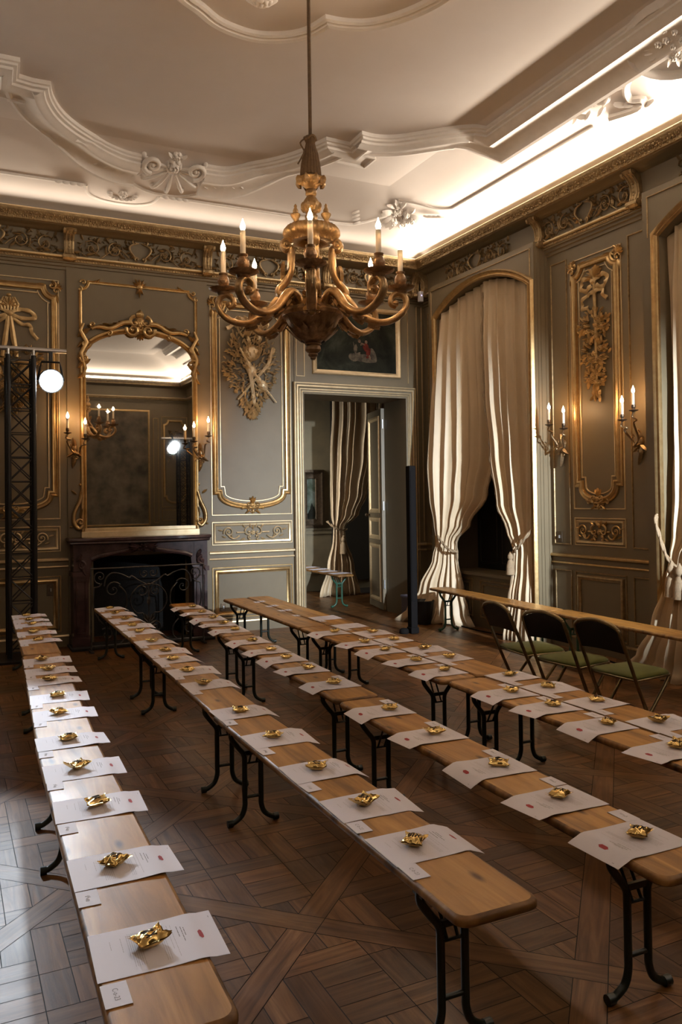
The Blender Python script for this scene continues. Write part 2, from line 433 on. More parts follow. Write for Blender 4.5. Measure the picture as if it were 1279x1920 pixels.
def plank(poly, grain, toworld, tone, g=.0016):
    """poly in panel coordinates (s, t); grain = unit direction along the boards there"""
    q = inset_poly(poly, g)
    if not q: return
    o = len(fv); off = (random.random() * 9, random.random() * 9)
    for p in q:
        w = toworld(*p); fv.append((w[0], w[1], 0.0))
        fuv.append((p[0] * grain[0] + p[1] * grain[1] + off[0], -p[0] * grain[1] + p[1] * grain[0] + off[1]))
    ff.append(tuple(range(o, o + len(q)))); ftone.append(tone); fmi.append(0)
def rt(lo=.55, hi=1.22):
    v = random.uniform(lo, hi); return (v * random.uniform(.97, 1.04), v, v * random.uniform(.92, 1.04), 1)
PER, S0, T0, FW = .975, .12, 2.73, .105
for i in range(-7, 8):
    for j in range(-6, 14):
        s0 = S0 + i * PER; t0 = T0 + (j - 4) * PER
        cx = s0 + PER / 2; cyy = t0 + PER / 2
        wx, wy = (cyy - cx) * S2, (cyy + cx) * S2
        # s = (y - x)/sqrt2, t = (x + y)/sqrt2  ->  x = (t - s)/sqrt2, y = (t + s)/sqrt2
        if not (LX - .9 < wx < WX + 1.2 and FY - .9 < wy < 13.2): continue
        tw = lambda s, t: ((t - s) * S2, (t + s) * S2)
        a, b = s0 + FW / 2, s0 + PER - FW / 2; c, d = t0 + FW / 2, t0 + PER - FW / 2
        # frame rails
        plank([(s0 - FW / 2, c), (a, c), (a, d), (s0 - FW / 2, d)], (0, 1), tw, rt(.8, 1.2))
        plank([(s0 - FW / 2, t0 - FW / 2), (b, t0 - FW / 2), (b, c), (s0 - FW / 2, c)], (1, 0), tw, rt(.8, 1.2))
        # lattice at 45 degrees to the frame: woven strips with short blocks between
        mid = ((a + b) / 2, (c + d) / 2); half = (b - a) / 2
        cell = half * 2 * S2 / 2.0; sw = .098
        def rot(p): return (mid[0] + (p[0] - p[1]) * S2, mid[1] + (p[0] + p[1]) * S2)
        def put(u0, u1, v0, v1, gr):
            poly = [rot(p) for p in ((u0, v0), (u1, v0), (u1, v1), (u0, v1))]
            for ax, lim, less in ((0, b, True), (0, a, False), (1, d, True), (1, c, False)):
                if poly: poly = clip_poly(poly, ax, lim, less)
            if len(poly) >= 3: plank(poly, (S2, S2) if gr == 0 else (-S2, S2), tw, rt())
        for p in range(-2, 3):
            for q in range(-2, 3):
                u0, v0 = p * cell - cell / 2, q * cell - cell / 2
                # strip along u on the lower side, strip along v on the left side of each cell, over-under woven
                if (p + q) % 2: put(u0 - sw / 2, u0 + cell - sw / 2, v0 - sw / 2, v0 + sw / 2, 0); put(u0 - sw / 2, u0 + sw / 2, v0 + sw / 2, v0 + cell - sw / 2, 1)
                else: put(u0 + sw / 2, u0 + cell - sw / 2, v0 - sw / 2, v0 + sw / 2, 0); put(u0 - sw / 2, u0 + sw / 2, v0 - sw / 2, v0 + cell - sw / 2, 1)
                iu0, iu1, iv0, iv1 = u0 + sw / 2, u0 + cell - sw / 2, v0 + sw / 2, v0 + cell - sw / 2
                for k in range(2):
                    if (p + q) % 2 == 0: put(iu0, iu1, iv0 + (iv1 - iv0) * k / 2, iv0 + (iv1 - iv0) * (k + 1) / 2, 0)
                    else: put(iu0 + (iu1 - iu0) * k / 2, iu0 + (iu1 - iu0) * (k + 1) / 2, iv0, iv1, 1)
o = len(fv)
fv += [(-2.2, -3, -.002), (6.3, -3, -.002), (6.3, 13, -.002), (-2.2, 13, -.002), (-2.2, -3, -.06), (6.3, -3, -.06), (6.3, 13, -.06), (-2.2, 13, -.06)]
fuv += [(0, 0)] * 8
for q in ((0, 1, 2, 3), (7, 6, 5, 4), (0, 4, 5, 1), (1, 5, 6, 2), (2, 6, 7, 3), (3, 7, 4, 0)):
    ff.append(tuple(o + k for k in q)); ftone.append((1, 1, 1, 1)); fmi.append(1)
me = bpy.data.meshes.new('floor'); me.from_pydata(fv, [], ff)
me.materials.append(M['floor']); me.materials.append(M['gap']); me.polygons.foreach_set('material_index', fmi)
me.uv_layers.new(name='UVMap'); me.color_attributes.new('tone', 'FLOAT_COLOR', 'CORNER')
ul = me.uv_layers['UVMap']; ca = me.color_attributes['tone']
for pl in me.polygons:
    for li in pl.loop_indices:
        ul.data[li].uv = fuv[me.loops[li].vertex_index]; ca.data[li].color = ftone[pl.index]
fo = bpy.data.objects.new('floor', me); COL.objects.link(fo); fo['kind'] = 'structure'

# ---- back wall with the doorway and the firebox cut out
DX0, DX1, DZ = 3.89, 5.31, 2.785
w = MB()
for x0, x1, z0, z1 in ((LX - .2, 1.42, 0, 4.6), (1.42, 2.42, .93, 4.6), (2.42, DX0, 0, 4.6), (DX0, DX1, DZ, 4.6), (DX1, 6.2, 0, 4.6)):
    w.box(((x0 + x1) / 2, WY + .27, (z0 + z1) / 2), (x1 - x0, .54, z1 - z0))
w.fbox(FB, 1.165, 1.42, 0, 4.02, 0, .02); w.fbox(FB, 2.42, 2.70, 0, 4.02, 0, .02); w.fbox(FB, 1.42, 2.42, .93, 4.02, 0, .02)   # chimney breast
w.fbox(FB, 3.775, 5.47, DZ + .14, 4.02, 0, .012)
struct(w, 'wall_back', M['wall'], smooth=0)
w = MB(); w.box((1.92, WY + .5, .5), (1.1, .06, 1.1)); w.box((1.40, WY + .25, .5), (.04, .5, 1.0)); w.box((2.44, WY + .25, .5), (.04, .5, 1.0)); w.box((1.92, WY + .25, .945), (1.0, .5, .03))
trim(w, M['soot'], smooth=0)

# ---- right wall: flat panelled stretches, projecting window bays with arched openings
BOFF = -3.46
w = MB()
for y0, y1 in ((8.60, 9.3), (5.14, 6.60), (-2.7, 3.14)):
    w.box((WX + .3, (y0 + y1) / 2, 2.3), (.6, y1 - y0, 4.6))
w.box((WX + .3, 3.4, 4.4), (.6, 12.2, .45))
struct(w, 'wall_right', M['wall'], smooth=0)
def arch(u0, u1, zs, zt, n=20):
    c = (u0 + u1) / 2; hw = (u1 - u0) / 2; hgt = zt - zs; rad = (hw * hw + hgt * hgt) / (2 * hgt); a0 = math.asin(hw / rad)
    return [(c + rad * math.sin(-a0 + 2 * a0 * i / n), zt - rad + rad * math.cos(-a0 + 2 * a0 * i / n)) for i in range(n + 1)]
ZS, ZT = 3.70, 3.965
for k in range(2):
    d = k * BOFF; ui0, ui1, uo0, uo1, zt = 6.67 + d, 8.42 + d, 6.585 + d, 8.60 + d, 4.13
    inn = [(ui0, 0)] + arch(ui0, ui1, ZS, ZT) + [(ui1, 0)]
    n = len(inn); out = [(uo0, 0)] + [(uo0 + (uo1 - uo0) * i / (n - 3), zt) for i in range(n - 2)] + [(uo1, 0)]
    out[1] = (uo0, zt); out[-2] = (uo1, zt)
    w = MB()
    vs = [FBay(*p, 0) for p in inn] + [FBay(*p, 0) for p in out] + [FBay(p[0], p[1], -.56) for p in inn]
    w.add(vs, [(i, i + 1, n + i + 1, n + i) for i in range(n - 1)] + [(i, 2 * n + i, 2 * n + i + 1, i + 1) for i in range(n - 1)])
    w.fbox(FBay, uo0, uo0 + .002, 0, zt, -.2, 0); w.fbox(FBay, uo1 - .002, uo1, 0, zt, -.2, 0); w.fbox(FBay, uo0, uo1, zt - .002, zt, -.2, 0)
    w.fbox(FBay, ui0 + .02, ui1 - .02, 0, .60, -.50, -.14)       # breast below the sill
    w.fbox(FBay, ui0 + .02, ui1 - .02, .60, .635, -.52, -.105)
    for z in (.07, .045): pass
    # side face mouldings on the return that faces the camera side
    for xx in (.045, .085, .145):
        w.box((BAYX + xx, uo0 - .003, 2.05), (.012, .008, 4.05))
    struct(w, 'wall_bay' if k == 0 else 'wall_bay.001', M['wall'], smooth=0)
    # gilded arch frame
    g = MB(); pth = [(ui0, 0)] + arch(ui0, ui1, ZS, ZT) + [(ui1, 0)]
    g.sweep(pth, [(0, 0), (0, .02), (.012, .03), (.02, .012), (.03, .012), (.045, .03), (.062, .036), (.072, .02), (.078, .0)], FBay)
    trim(g, M['gold'])
    g = MB()
    for (a, b) in ((ui0 + .14, ui0 + 1.12), (ui1 - .46, ui1 - .20)):
        for ins, wd in ((0, .02), (.045, .014)):
            g.sweep(rect(a + ins, b - ins, .12 + ins, .545 - ins), bead(wd, .012), lambda u, v, h: (BAYX + .14 - h, u, v), True)
    trim(g, M['gold_dull'])
    g = MB()
    g.sweep([(uo0 + .06, ZS + .02), (uo0 + .06, 4.07), (uo1 - .06, 4.07), (uo1 - .06, ZS + .02)], bead(.012, .008), FBay)
    trim(g, M['gold_dull'])
    # closed dark shutters at the back of the embrasure = the window
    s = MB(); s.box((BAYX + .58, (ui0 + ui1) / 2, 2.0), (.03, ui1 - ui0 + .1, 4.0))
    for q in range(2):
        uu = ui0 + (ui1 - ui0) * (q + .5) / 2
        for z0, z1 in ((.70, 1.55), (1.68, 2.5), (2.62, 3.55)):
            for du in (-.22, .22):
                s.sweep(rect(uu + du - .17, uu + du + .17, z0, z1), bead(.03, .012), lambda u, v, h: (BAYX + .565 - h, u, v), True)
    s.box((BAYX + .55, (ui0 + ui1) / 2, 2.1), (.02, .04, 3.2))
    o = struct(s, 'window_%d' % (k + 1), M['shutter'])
    h = MB(); h.box((BAYX + .53, (ui0 + ui1) / 2 - .05, 1.15), (.02, .025, .14)); h.build('window_latch', M['bronze_dark'], o)

# ---- remaining walls, seen only in the mirror
w = MB(); w.box((1.93, FY - .1, 2.3), (8.2, .2, 4.6)); struct(w, 'wall_front', M['wall'], smooth=0)
w = MB(); w.box((LX - .1, 3.25, 2.3), (.2, 11.9, 4.6)); struct(w, 'wall_left', M['wall'], smooth=0)

# ---- ceiling with its cove
COVP = [(.015, 4.49), (.06, 4.565), (.16, 4.625), (.30, 4.68), (.5, 4.74), (.7, 4.825), (.85, 4.90), (1.0, 4.965), (1.14, 5.0)]
def cove_z(ins):
    if ins >= COVP[-1][0]: return ZC
    for (a, za), (b, zb) in zip(COVP, COVP[1:]):
        if ins <= b: return za + (zb - za) * max(0, (ins - a) / (b - a))
    return ZC
def FCov(u, v, h):
    ins = min(WX - u, WY - v, u - LX, v - FY)
    k = .0 if ins > 1.1 else .42 * h
    z = cove_z(ins) - h * (1 if ins > 1.1 else .9)
    if ins < 1.1:
        if ins == WX - u: u -= k
        elif ins == WY - v: v -= k
    return (u, v, z)
ROOM = [(LX, FY), (WX, FY), (WX, WY), (LX, WY)]
def FZ(u, v, h): return (u, v, h)
w = MB(); w.sweep(ROOM, COVP, FZ, True)
w.add([(LX + 1.1, FY + 1.1, ZC), (WX - 1.1, FY + 1.1, ZC), (WX - 1.1, WY - 1.1, ZC), (LX + 1.1, WY - 1.1, ZC)], [(0, 1, 2, 3)])
w.box((1.93, 3.25, ZC + .1), (8, 12, .06))
struct(w, 'ceiling', M['plaster'], smooth=50)

# ---- cornice all round
for prof, m in (([(.235, 4.395), (.252, 4.40), (.258, 4.43), (.282, 4.455), (.298, 4.472), (.30, 4.497), (.28, 4.497)], 'gold_dull'),
                ([(.27, 4.494), (.302, 4.494), (.306, 4.502), (.302, 4.510), (.27, 4.510)], 'gold_line'),
                ([(.072, 4.36), (.11, 4.362), (.125, 4.372), (.20, 4.385), (.225, 4.388), (.235, 4.395)], 'wall'),
                ([(.29, 4.506), (.0, 4.495)], 'wall'),
                ([(.05, 4.125), (.052, 4.20), (.058, 4.30), (.074, 4.365)], 'wall'),
                ([(.05, 4.130), (.07, 4.130), (.082, 4.120), (.082, 4.108), (.068, 4.098), (.05, 4.098)], 'gold_line'),
                ([(.055, 4.098), (.064, 4.085), (.060, 4.066), (.05, 4.062)], 'gold_dull'),
                ([(.055, 4.062), (.052, 4.05), (.03, 4.045), (.03, 4.02), (.014, 4.012), (.012, 3.985), (0, 3.98)], 'wall')):
    w = MB(); w.sweep(ROOM, prof, FZ, True); trim(w, M[m], smooth=40)
# leaf run carved into the big gold band and a rope run below the frieze (visible walls only)
w = MB()
rnd = random.Random(9)
for i in range(330):
    u = -1.3 + i * .02
    for b0 in (-.75, 0, .75):
        if u < 5.25: w.dome(lambda a, b, h: (a, WY - .264 - .020 * b - h * .8, 4.435 + .03 * b - h * .5), u + rnd.uniform(-.007, .007), b0 + rnd.uniform(-.25, .25), rnd.uniform(.006, .012), rnd.uniform(.25, .5), rnd.uniform(.006, .014), 0, 5, rnd.uniform(-.01, .01))
for i in range(450):
    u = 8.62 - i * .02
    for b0 in (-.75, 0, .75):
        if u > .5: w.dome(lambda a, b, h: (WX - .264 - .020 * b - h * .8, a, 4.435 + .03 * b - h * .5), u + rnd.uniform(-.007, .007), b0 + rnd.uniform(-.25, .25), rnd.uniform(.006, .012), rnd.uniform(.25, .5), rnd.uniform(.006, .014), 0, 5, rnd.uniform(-.01, .01))
trim(w, M['gold_dull'], smooth=60)
w = MB()
for i in range(220):
    u = -1.3 + i * .030
    if u < 5.3: w.dome(FB, u, 4.080, .011, .012, .016, 0, 6, .6, .055)
for i in range(50):
    u = 6.56 - i * .028
    if u > 5.17: w.dome(FR, u, 4.080, .011, .012, .016, 0, 6, .6, .055)
trim(w, M['gold_dull'], smooth=60)

# ---- frieze carving
def frieze_bay(mb, F, c, hw, s=1):
    rnd = random.Random(3)
    # heart cartouche in the middle
    for sg in (-1, 1):
        pts = []
        for i in range(15):
            t = i / 14; a = PI * (.5 - .98 * t) if False else 0
            x = .105 * math.sin(PI * (t * .93)) + .012; y = .085 - .175 * t + .03 * math.sin(PI * t)
            pts.append((c + sg * x, 4.255 + y, .028))
        mb.ftube(F, pts, [.006 + .007 * math.sin(PI * i / 14) for i in range(15)], .028, 7)
        for q in range(6): mb.leaf(F, pts[2 + 2 * q][0], pts[2 + 2 * q][1], (.9 - .4 * q) if sg > 0 else PI - .9 + .4 * q, .05, .022, .035, 0, .5 * sg)
        mb.scroll(F, c + sg * .055, 4.345, .035, PI / 2, .9, .010, .03, 0, -sg)
        mb.scroll(F, c + sg * .035, 4.165, .028, -PI / 2, 1.0, .009, .03, 0, sg)
        mb.leaf(F, c + sg * .03, 4.155, PI / 2 - sg * .9, .11, .035, .03)
        # big scrolls
        mb.scroll(F, c + sg * .27, 4.235, .082, PI * .6 if sg > 0 else PI * .4, 1.6, .0075, .024, 0, -sg)
        mb.scroll(F, c + sg * .515, 4.225, .088, PI * .25 if sg > 0 else PI * .75, 1.35, .0075, .024, 0, sg)
        pts = [(c + sg * (.12 + .5 * t), 4.17 + .085 * math.sin(t * 6.2) * (1 - .3 * t), .018) for t in [i / 16 for i in range(17)]]
        mb.ftube(F, pts, .006, .018, 6)
        for q in range(46):
            a = rnd.uniform(0, 2 * PI); u_ = c + sg * rnd.uniform(.13, min(hw - .07, .66)); mb.leaf(F, u_, rnd.uniform(4.15, 4.34), a, rnd.uniform(.03, .055), rnd.uniform(.010, .018), .026, 0, rnd.uniform(-1, 1))
        for q, (du, dv, an, ln) in enumerate(((.17, 4.16, .5, .10), (.20, 4.30, -.4, .09), (.35, 4.17, 1.1, .12), (.39, 4.33, 2.4, .10), (.43, 4.16, .2, .10), (.60, 4.31, .9, .09),
                                              (.63, 4.18, -.5, .08), (.33, 4.31, .6, .08), (.46, 4.29, 1.6, .08), (.57, 4.15, 2.6, .08), (.14, 4.33, 1.0, .07))):
            if du < hw - .08: mb.leaf(F, c + sg * du, dv, an if sg > 0 else PI - an, ln, .034, .03, 0, sg * .8)
        for q in range(9):
            mb.dome(F, c + sg * (.42 + rnd.uniform(0, .13)), 4.30 + rnd.uniform(-.03, .05), .012, .012, .03, 0, 6)
        mb.rose(F, c + sg * .27, 4.235, .032, .032)
        mb.rose(F, c + sg * .515, 4.225, .030, .032)
def FBz(u, v, h): return (u, WY - .054 - h, v)
def FRz(u, v, h): return (WX - .054 - h, u, v)
for F, cs, hw in ((FBz, (-.315, .435, 1.935, 3.44, 4.83), .74), (FRz, (7.75, 5.955, 4.22), .70)):
    for c in cs:
        mb = MB(); frieze_bay(mb, F, c, hw); trim(mb, M['gold_dull'], smooth=50)
def console(F, u):
    mb = MB()
    pts = [(4.075, .06), (4.065, .11), (4.085, .142), (4.115, .140), (4.135, .105), (4.19, .088), (4.27, .10), (4.32, .135), (4.35, .178), (4.378, .20), (4.395, .185), (4.39, .15), (4.37, .14)]
    for i in range(len(pts) - 1):
        (z0, h0), (z1, h1) = pts[i], pts[i + 1]
        vs = [F(u + s, z, h) for s in (-.052, -.018, .018, .052) for z, h in ((z0, h0), (z1, h1))]
        vs = [F(u - .052, z0, h0), F(u - .02, z0, h0 + .012), F(u + .02, z0, h0 + .012), F(u + .052, z0, h0), F(u - .052, z1, h1), F(u - .02, z1, h1 + .012), F(u + .02, z1, h1 + .012), F(u + .052, z1, h1)]
        mb.add(vs, [(0, 1, 5, 4), (1, 2, 6, 5), (2, 3, 7, 6)])
    for s in (-.052, .052):
        mb.add([F(u + s, z, h) for z, h in pts] + [F(u + s, z, .05) for z, h in pts], [(i, i + 1, len(pts) + i + 1, len(pts) + i) for i in range(len(pts) - 1)])
        for z, h, r in ((4.10, .115, .032), (4.365, .165, .036)):
            mb.tube([F(u + s * 1.02 - .012, z, h), F(u + s * 1.02 + .012, z, h)], r, 12)
            mb.tube([F(u + s * 1.1 - .012, z, h), F(u + s * 1.1 + .012, z, h)], r * .5, 8)
    for k in range(5): mb.dome(F, u, 4.31 - k * .034, .016 - .002 * k, .014, .03, 0, 6, 0, .09 + .012 * max(0, 2 - k))
    for k in range(6): mb.tube([F(u - .045 + k * .018, 4.385, .19), F(u - .045 + k * .018, 4.33, .165)], .008, 6)
    for k in (-.034, 0, .034): mb.tube([F(u + k, z, h + .012) for z, h in pts[4:9]], .008, 6)
    trim(mb, M['gold_dull'], smooth=50)
for u in (-.32, 1.186, 2.69, 4.19, 5.44): console(FB, u)
for u in (8.86, 6.61, 5.30): console(FR, u)

# ---- panel mouldings
def panel_path(u0, u1, v0, v1, notch=.11, step=.05, bot=.17, n=9):
    c = (u0 + u1) / 2; P = [(u0, v0 + bot), (u0 + step, v0 + bot)]
    for i in range(1, 2 * n):
        t = PI * i / (2 * n); P.append((c - (c - u0 - step) * math.cos(t), v0 + bot - bot * math.sin(t) ** .8))
    P += [(u1 - step, v0 + bot), (u1, v0 + bot)]
    for i in range(7):
        a = -PI / 2 - PI / 2 * i / 6; P.append((u1 + notch * math.cos(a), v1 + notch * math.sin(a)))
    for i in range(7):
        a = 0 - PI / 2 * i / 6; P.append((u0 + notch * math.cos(a), v1 + notch * math.sin(a)))
    return P
def tall_panel(F, u0, u1, v0, v1, ru0, ru1, rv0, rv1, notch=.11, bot=.17):
    P = panel_path(u0, u1, v0, v1, notch, .05, bot)
    mb = MB(); mb.sweep(P, [(-.024, 0), (-.022, .016), (-.010, .026), (.004, .018), (.012, .020), (.022, .034), (.036, .030), (.044, .0)], F, True); trim(mb, M['gold'])
    mb = MB(); mb.sweep(P, [(.072 + a, h) for a, h in bead(.014, .012)], F, True)
    mb.sweep(rect(ru0, ru1, rv0, rv1), bead(.013, .010), F, True); trim(mb, M['gold_line'])
    mb = MB(); c = (u0 + u1) / 2
    for sg in (-1, 1):                                              # carved shells at the top corners
        cu, cv = (u1 if sg > 0 else u0), v1
        mb.scroll(F, cu - sg * .03, cv + .012, .048, PI * .5, 1.1, .011, .024, 0, -sg)
        mb.scroll(F, cu + sg * .012, cv - .045, .04, 0 if sg > 0 else PI, 1.0, .010, .024, 0, sg)
        for k in range(6):
            mb.leaf(F, cu + sg * .005, cv - .01, (PI / 2 - sg * (-.35 + k * .42)), .075, .028, .03, 0, .4 * sg)
        mb.leaf(F, cu + sg * .018, cv - .07, -PI / 2 + sg * .15, .10, .03, .026); mb.leaf(F, cu - sg * .08, cv + .014, PI / 2 + sg * 1.45, .09, .028, .024)
        # foot ornament
        mb.scroll(F, c + sg * .045, v0 + .03, .035, -PI / 2, 1.2, .010, .03, 0, sg)
        mb.scroll(F, c + sg * .12, v0 - .005, .024, PI / 2, 1.0, .008, .02, 0, -sg)
        mb.leaf(F, c + sg * .06, v0 + .0, (.1 if sg > 0 else PI - .1), .11, .03, .026); mb.leaf(F, c + sg * .03, v0 - .03, (-.6 if sg > 0 else PI + .6), .08, .026, .026)
        mb.leaf(F, c + sg * .01, v0 + .05, PI / 2 - sg * .35, .07, .026, .03)
    mb.rose(F, c, v0 + .02, .04, .04); mb.dome(F, c, v0 - .045, .018, .03, .03); mb.leaf(F, c, v0 + .05, PI / 2, .08, .035, .035)
    for k in range(7): mb.dome(F, c - .06 + k * .02, v0 - .03 - .012 * (3 - abs(k - 3)), .010, .012, .022, 0, 6)
    trim(mb, M['gold'], smooth=50)
def low_panel(F, u0, u1, v0, v1, m='gold'):
    mb = MB(); mb.sweep(rect(u0, u1, v0, v1), bead(.014, .010), F, True)
    mb.sweep(rect(u0 + .045, u1 - .045, v0 + .045, v1 - .045), [(-.022, 0), (-.015, .024), (.0, .030), (.012, .018), (.026, .012), (.028, 0)], F, True)
    trim(mb, M[m])
def orn_panel(F, u0, u1, v0, v1, scale=1.0):
    mb = MB(); mb.sweep(rect(u0, u1, v0, v1), bead(.013, .010), F, True)
    mb.sweep(rect(u0 + .03, u1 - .03, v0 + .03, v1 - .03), [(-.014, 0), (-.008, .018), (.006, .014), (.016, 0)], F, True)
    trim(mb, M['gold_line'])
    mb = MB(); c = (u0 + u1) / 2; v = (v0 + v1) / 2; k = scale
    for sg in (-1, 1):
        mb.scroll(F, c + sg * .30 * k, v + .012, .06, -PI * .1 if sg > 0 else PI * 1.1, 1.7, .009, .016, 0, sg)
        pts = [(c + sg * (.17 + .13 * t) * k, v - .03 - .035 * math.sin(PI * t), .014) for t in [i / 8 for i in range(9)]]
        mb.ftube(F, pts, .009, .014)
        mb.tube([F(c + sg * .10 * k, v + .005, .012), F(c + sg * .20 * k, v + .005, .012)], .009, 6)
        mb.scroll(F, c + sg * .055, v + .01, .06, PI * .5, .85, .010, .018, 0, -sg)
        mb.scroll(F, c + sg * .04, v - .045, .03, -PI / 2, .8, .009, .018, 0, sg)
        for du, dv, an in ((.33, -.05, .4), (.25, -.06, 1.2), (.37, .03, .2), (.10, -.06, -.4), (.10, .06, .9), (.03, .06, 1.3)):
            mb.leaf(F, c + sg * du * k, v + dv, an if sg > 0 else PI - an, .055, .02, .022)
    mb.rose(F, c, v, .03, .028); mb.leaf(F, c, v + .04, PI / 2, .05, .03, .025)
    trim(mb, M['gold_line'] if scale > .9 else M['gold'], smooth=50)
# back wall
for u0, u1 in ((.12, 1.085), (2.74, 3.72)):
    tall_panel(FB, u0 + .035, u1 - .035, 1.43, 3.79, u0, u1, 1.345, 3.86)
    orn_panel(FB, u0, u1, 1.005, 1.262)
    low_panel(FB, u0, u1, .165, .74)
# right wall
tall_panel(FR, 5.61, 6.195, 1.455, 3.77, 5.57, 6.24, 1.385, 3.835, .09, .165)
orn_panel(FR, 5.57, 6.235, 1.032, 1.292, .72)
low_panel(FR, 5.575, 6.237, .15, .765, 'gold_dull')
mb = MB()
for u0, u1 in ((6.30, 6.53), (5.20, 5.478)):
    mb.sweep(rect(u0, u1, 1.03, 3.88), bead(.014, .012), FR, True); mb.sweep(rect(u0, u1, .15, .765), bead(.014, .012), FR, True)
mb.sweep(rect(8.66, 8.90, 1.03, 3.88), bead(.014, .012), FR, True); mb.sweep(rect(8.66, 8.90, .15, .765), bead(.014, .012), FR, True)
trim(mb, M['gold_dull'])
mb = MB(); mb.sweep(rect(3.80, 3.905, 3.0, 3.86), bead(.011, .009), lambda u, v, h: FB(u, v, h + .012), True)
mb.sweep([(5.36, 2.98), (5.36, 3.9)], bead(.012, .01), lambda u, v, h: FB(u, v, h + .012)); mb.sweep([(5.50, .1), (5.50, 4.0)], bead(.016, .012), FB); mb.sweep([(5.575, .95), (5.575, 4.0)], bead(.014, .012), FB)
trim(mb, M['gold_line'])
# dado rails and skirtings
RAIL = [(.932, 0), (.930, .022), (.920, .034), (.906, .034), (.898, .020), (.896, 0)]
def rail(F, u0, u1, m, zs=((.0, RAIL), (0, [(.852, 0), (.850, .016), (.840, .020), (.832, .014), (.830, 0)]))):
    mb = MB()
    for _, pr in zs: mb.add([F(u, v, h) for u in (u0, u1) for v, h in pr], [(i, i + 1, len(pr) + i + 1, len(pr) + i) for i in range(len(pr) - 1)])
    trim(mb, M[m])
for u0, u1 in ((LX, 1.165), (2.70, 3.78)): rail(FB, u0, u1, 'gold_line')
rail(FB, 5.46, 5.60, 'gold_line'); rail(FR, 5.15, 6.585, 'gold'); rail(FR, 8.6, 8.99, 'gold_dull')
SK = ((0, [(.128, 0), (.126, .028), (.112, .032), (.104, .026)]),)
for i, (F, u0, u1, nm) in enumerate(((FB, LX, 1.165, 'baseboard_back'), (FB, 2.70, 3.78, 'baseboard_back.001'), (FR, 5.15, 6.585, 'baseboard_right'))):
    rail(F, u0, u1, 'gold_line' if F is FB else 'gold_dull', SK)
    mb = MB(); mb.fbox(F, u0, u1, 0, .105, 0, .026); struct(mb, nm, M['wall'], smooth=0)
# doorway architrave
mb = MB(); path = [(DX0, 0), (DX0, DZ), (DX1, DZ), (DX1, 0)]
mb.sweep(path, [(0, 0), (0, .03), (.03, .036), (.06, .03), (.09, .04), (.125, .05), (.14, .046), (.142, 0)], FB); trim(mb, M['wall'])
mb = MB()
for a, wd, h in ((.030, .014, .046), (.058, .020, .046), (.095, .03, .060), (.128, .018, .062)):
    mb.sweep(path, [(a + x, hh * .5 + h - .016 if hh else h - .03) for x, hh in bead(wd, .03)], FB)
trim(mb, M['gold_line'])

# ---- plaster decoration of the ceiling
def px_path(pts, z=ZC): return [tuple(onZ(x, y, z)[:2]) for x, y in pts]
def smooth_path(P, n=4):
    out = []
    for i in range(len(P) - 1):
        p0, p1, p2, p3 = (Vector(P[max(0, i - 1)]), Vector(P[i]), Vector(P[i + 1]), Vector(P[min(len(P) - 1, i + 2)]))
        for k in range(n):
            t = k / n
            out.append(tuple(.5 * ((2 * p1) + (p2 - p0) * t + (2 * p0 - 5 * p1 + 4 * p2 - p3) * t * t + (3 * p1 - p0 - 3 * p2 + p3) * t ** 3)))
    return out + [tuple(P[-1])]
segA = px_path([(-140, 95), (-60, 98), (0, 100), (38, 108)])
segA2 = px_path([(38, 108), (36, 138)])
segB = px_path([(36, 138), (62, 146), (95, 152)])
segC = smooth_path(px_path([(95, 152), (100, 176), (118, 205), (150, 233), (190, 257), (230, 272), (266, 280)]))
segD = smooth_path(px_path([(386, 300), (430, 306), (480, 301), (530, 290), (575, 274), (612, 256)]))
segE = px_path([(612, 256), (656, 266), (679, 245)])
segF = smooth_path(px_path([(679, 245), (705, 251), (740, 252), (790, 245), (840, 237), (880, 233), (912, 232)]))
last = segF[-1]
segG = [last, (4.54, 4.6), (4.50, 2.0), (4.50, -.6)]
BIGP = [(0, 0), (0, .035), (.018, .040), (.022, .058), (.050, .064), (.055, .085), (.085, .092), (.11, .110), (.135, .112), (.15, .09), (.20, .06), (.27, .045), (.33, .05), (.345, .066), (.37, .062), (.375, .0)]
mb = MB(); mb.sweep(segA + segA2[1:] + segB[1:] + segC[1:], BIGP, FCov); mb.sweep(segD + segE[1:] + segF[1:] + segG[1:], BIGP, FCov)
trim(mb, M['stucco'], smooth=40)
oval = smooth_path(px_path([(345, -40), (350, -15), (380, 8), (417, 37), (474, 58), (530, 61), (575, 52), (612, 30)])) + smooth_path(px_path([(612, 30), (645, 36), (690, 37), (736, 27), (793, 4), (840, -25), (900, -80)]))[1:]
mb = MB(); mb.sweep(oval, [(-.02, 0), (-.018, .03), (0, .04), (.02, .03), (.03, .045), (.06, .05), (.075, .03), (.10, .015), (.105, 0)], FC); trim(mb, M['stucco'], smooth=40)
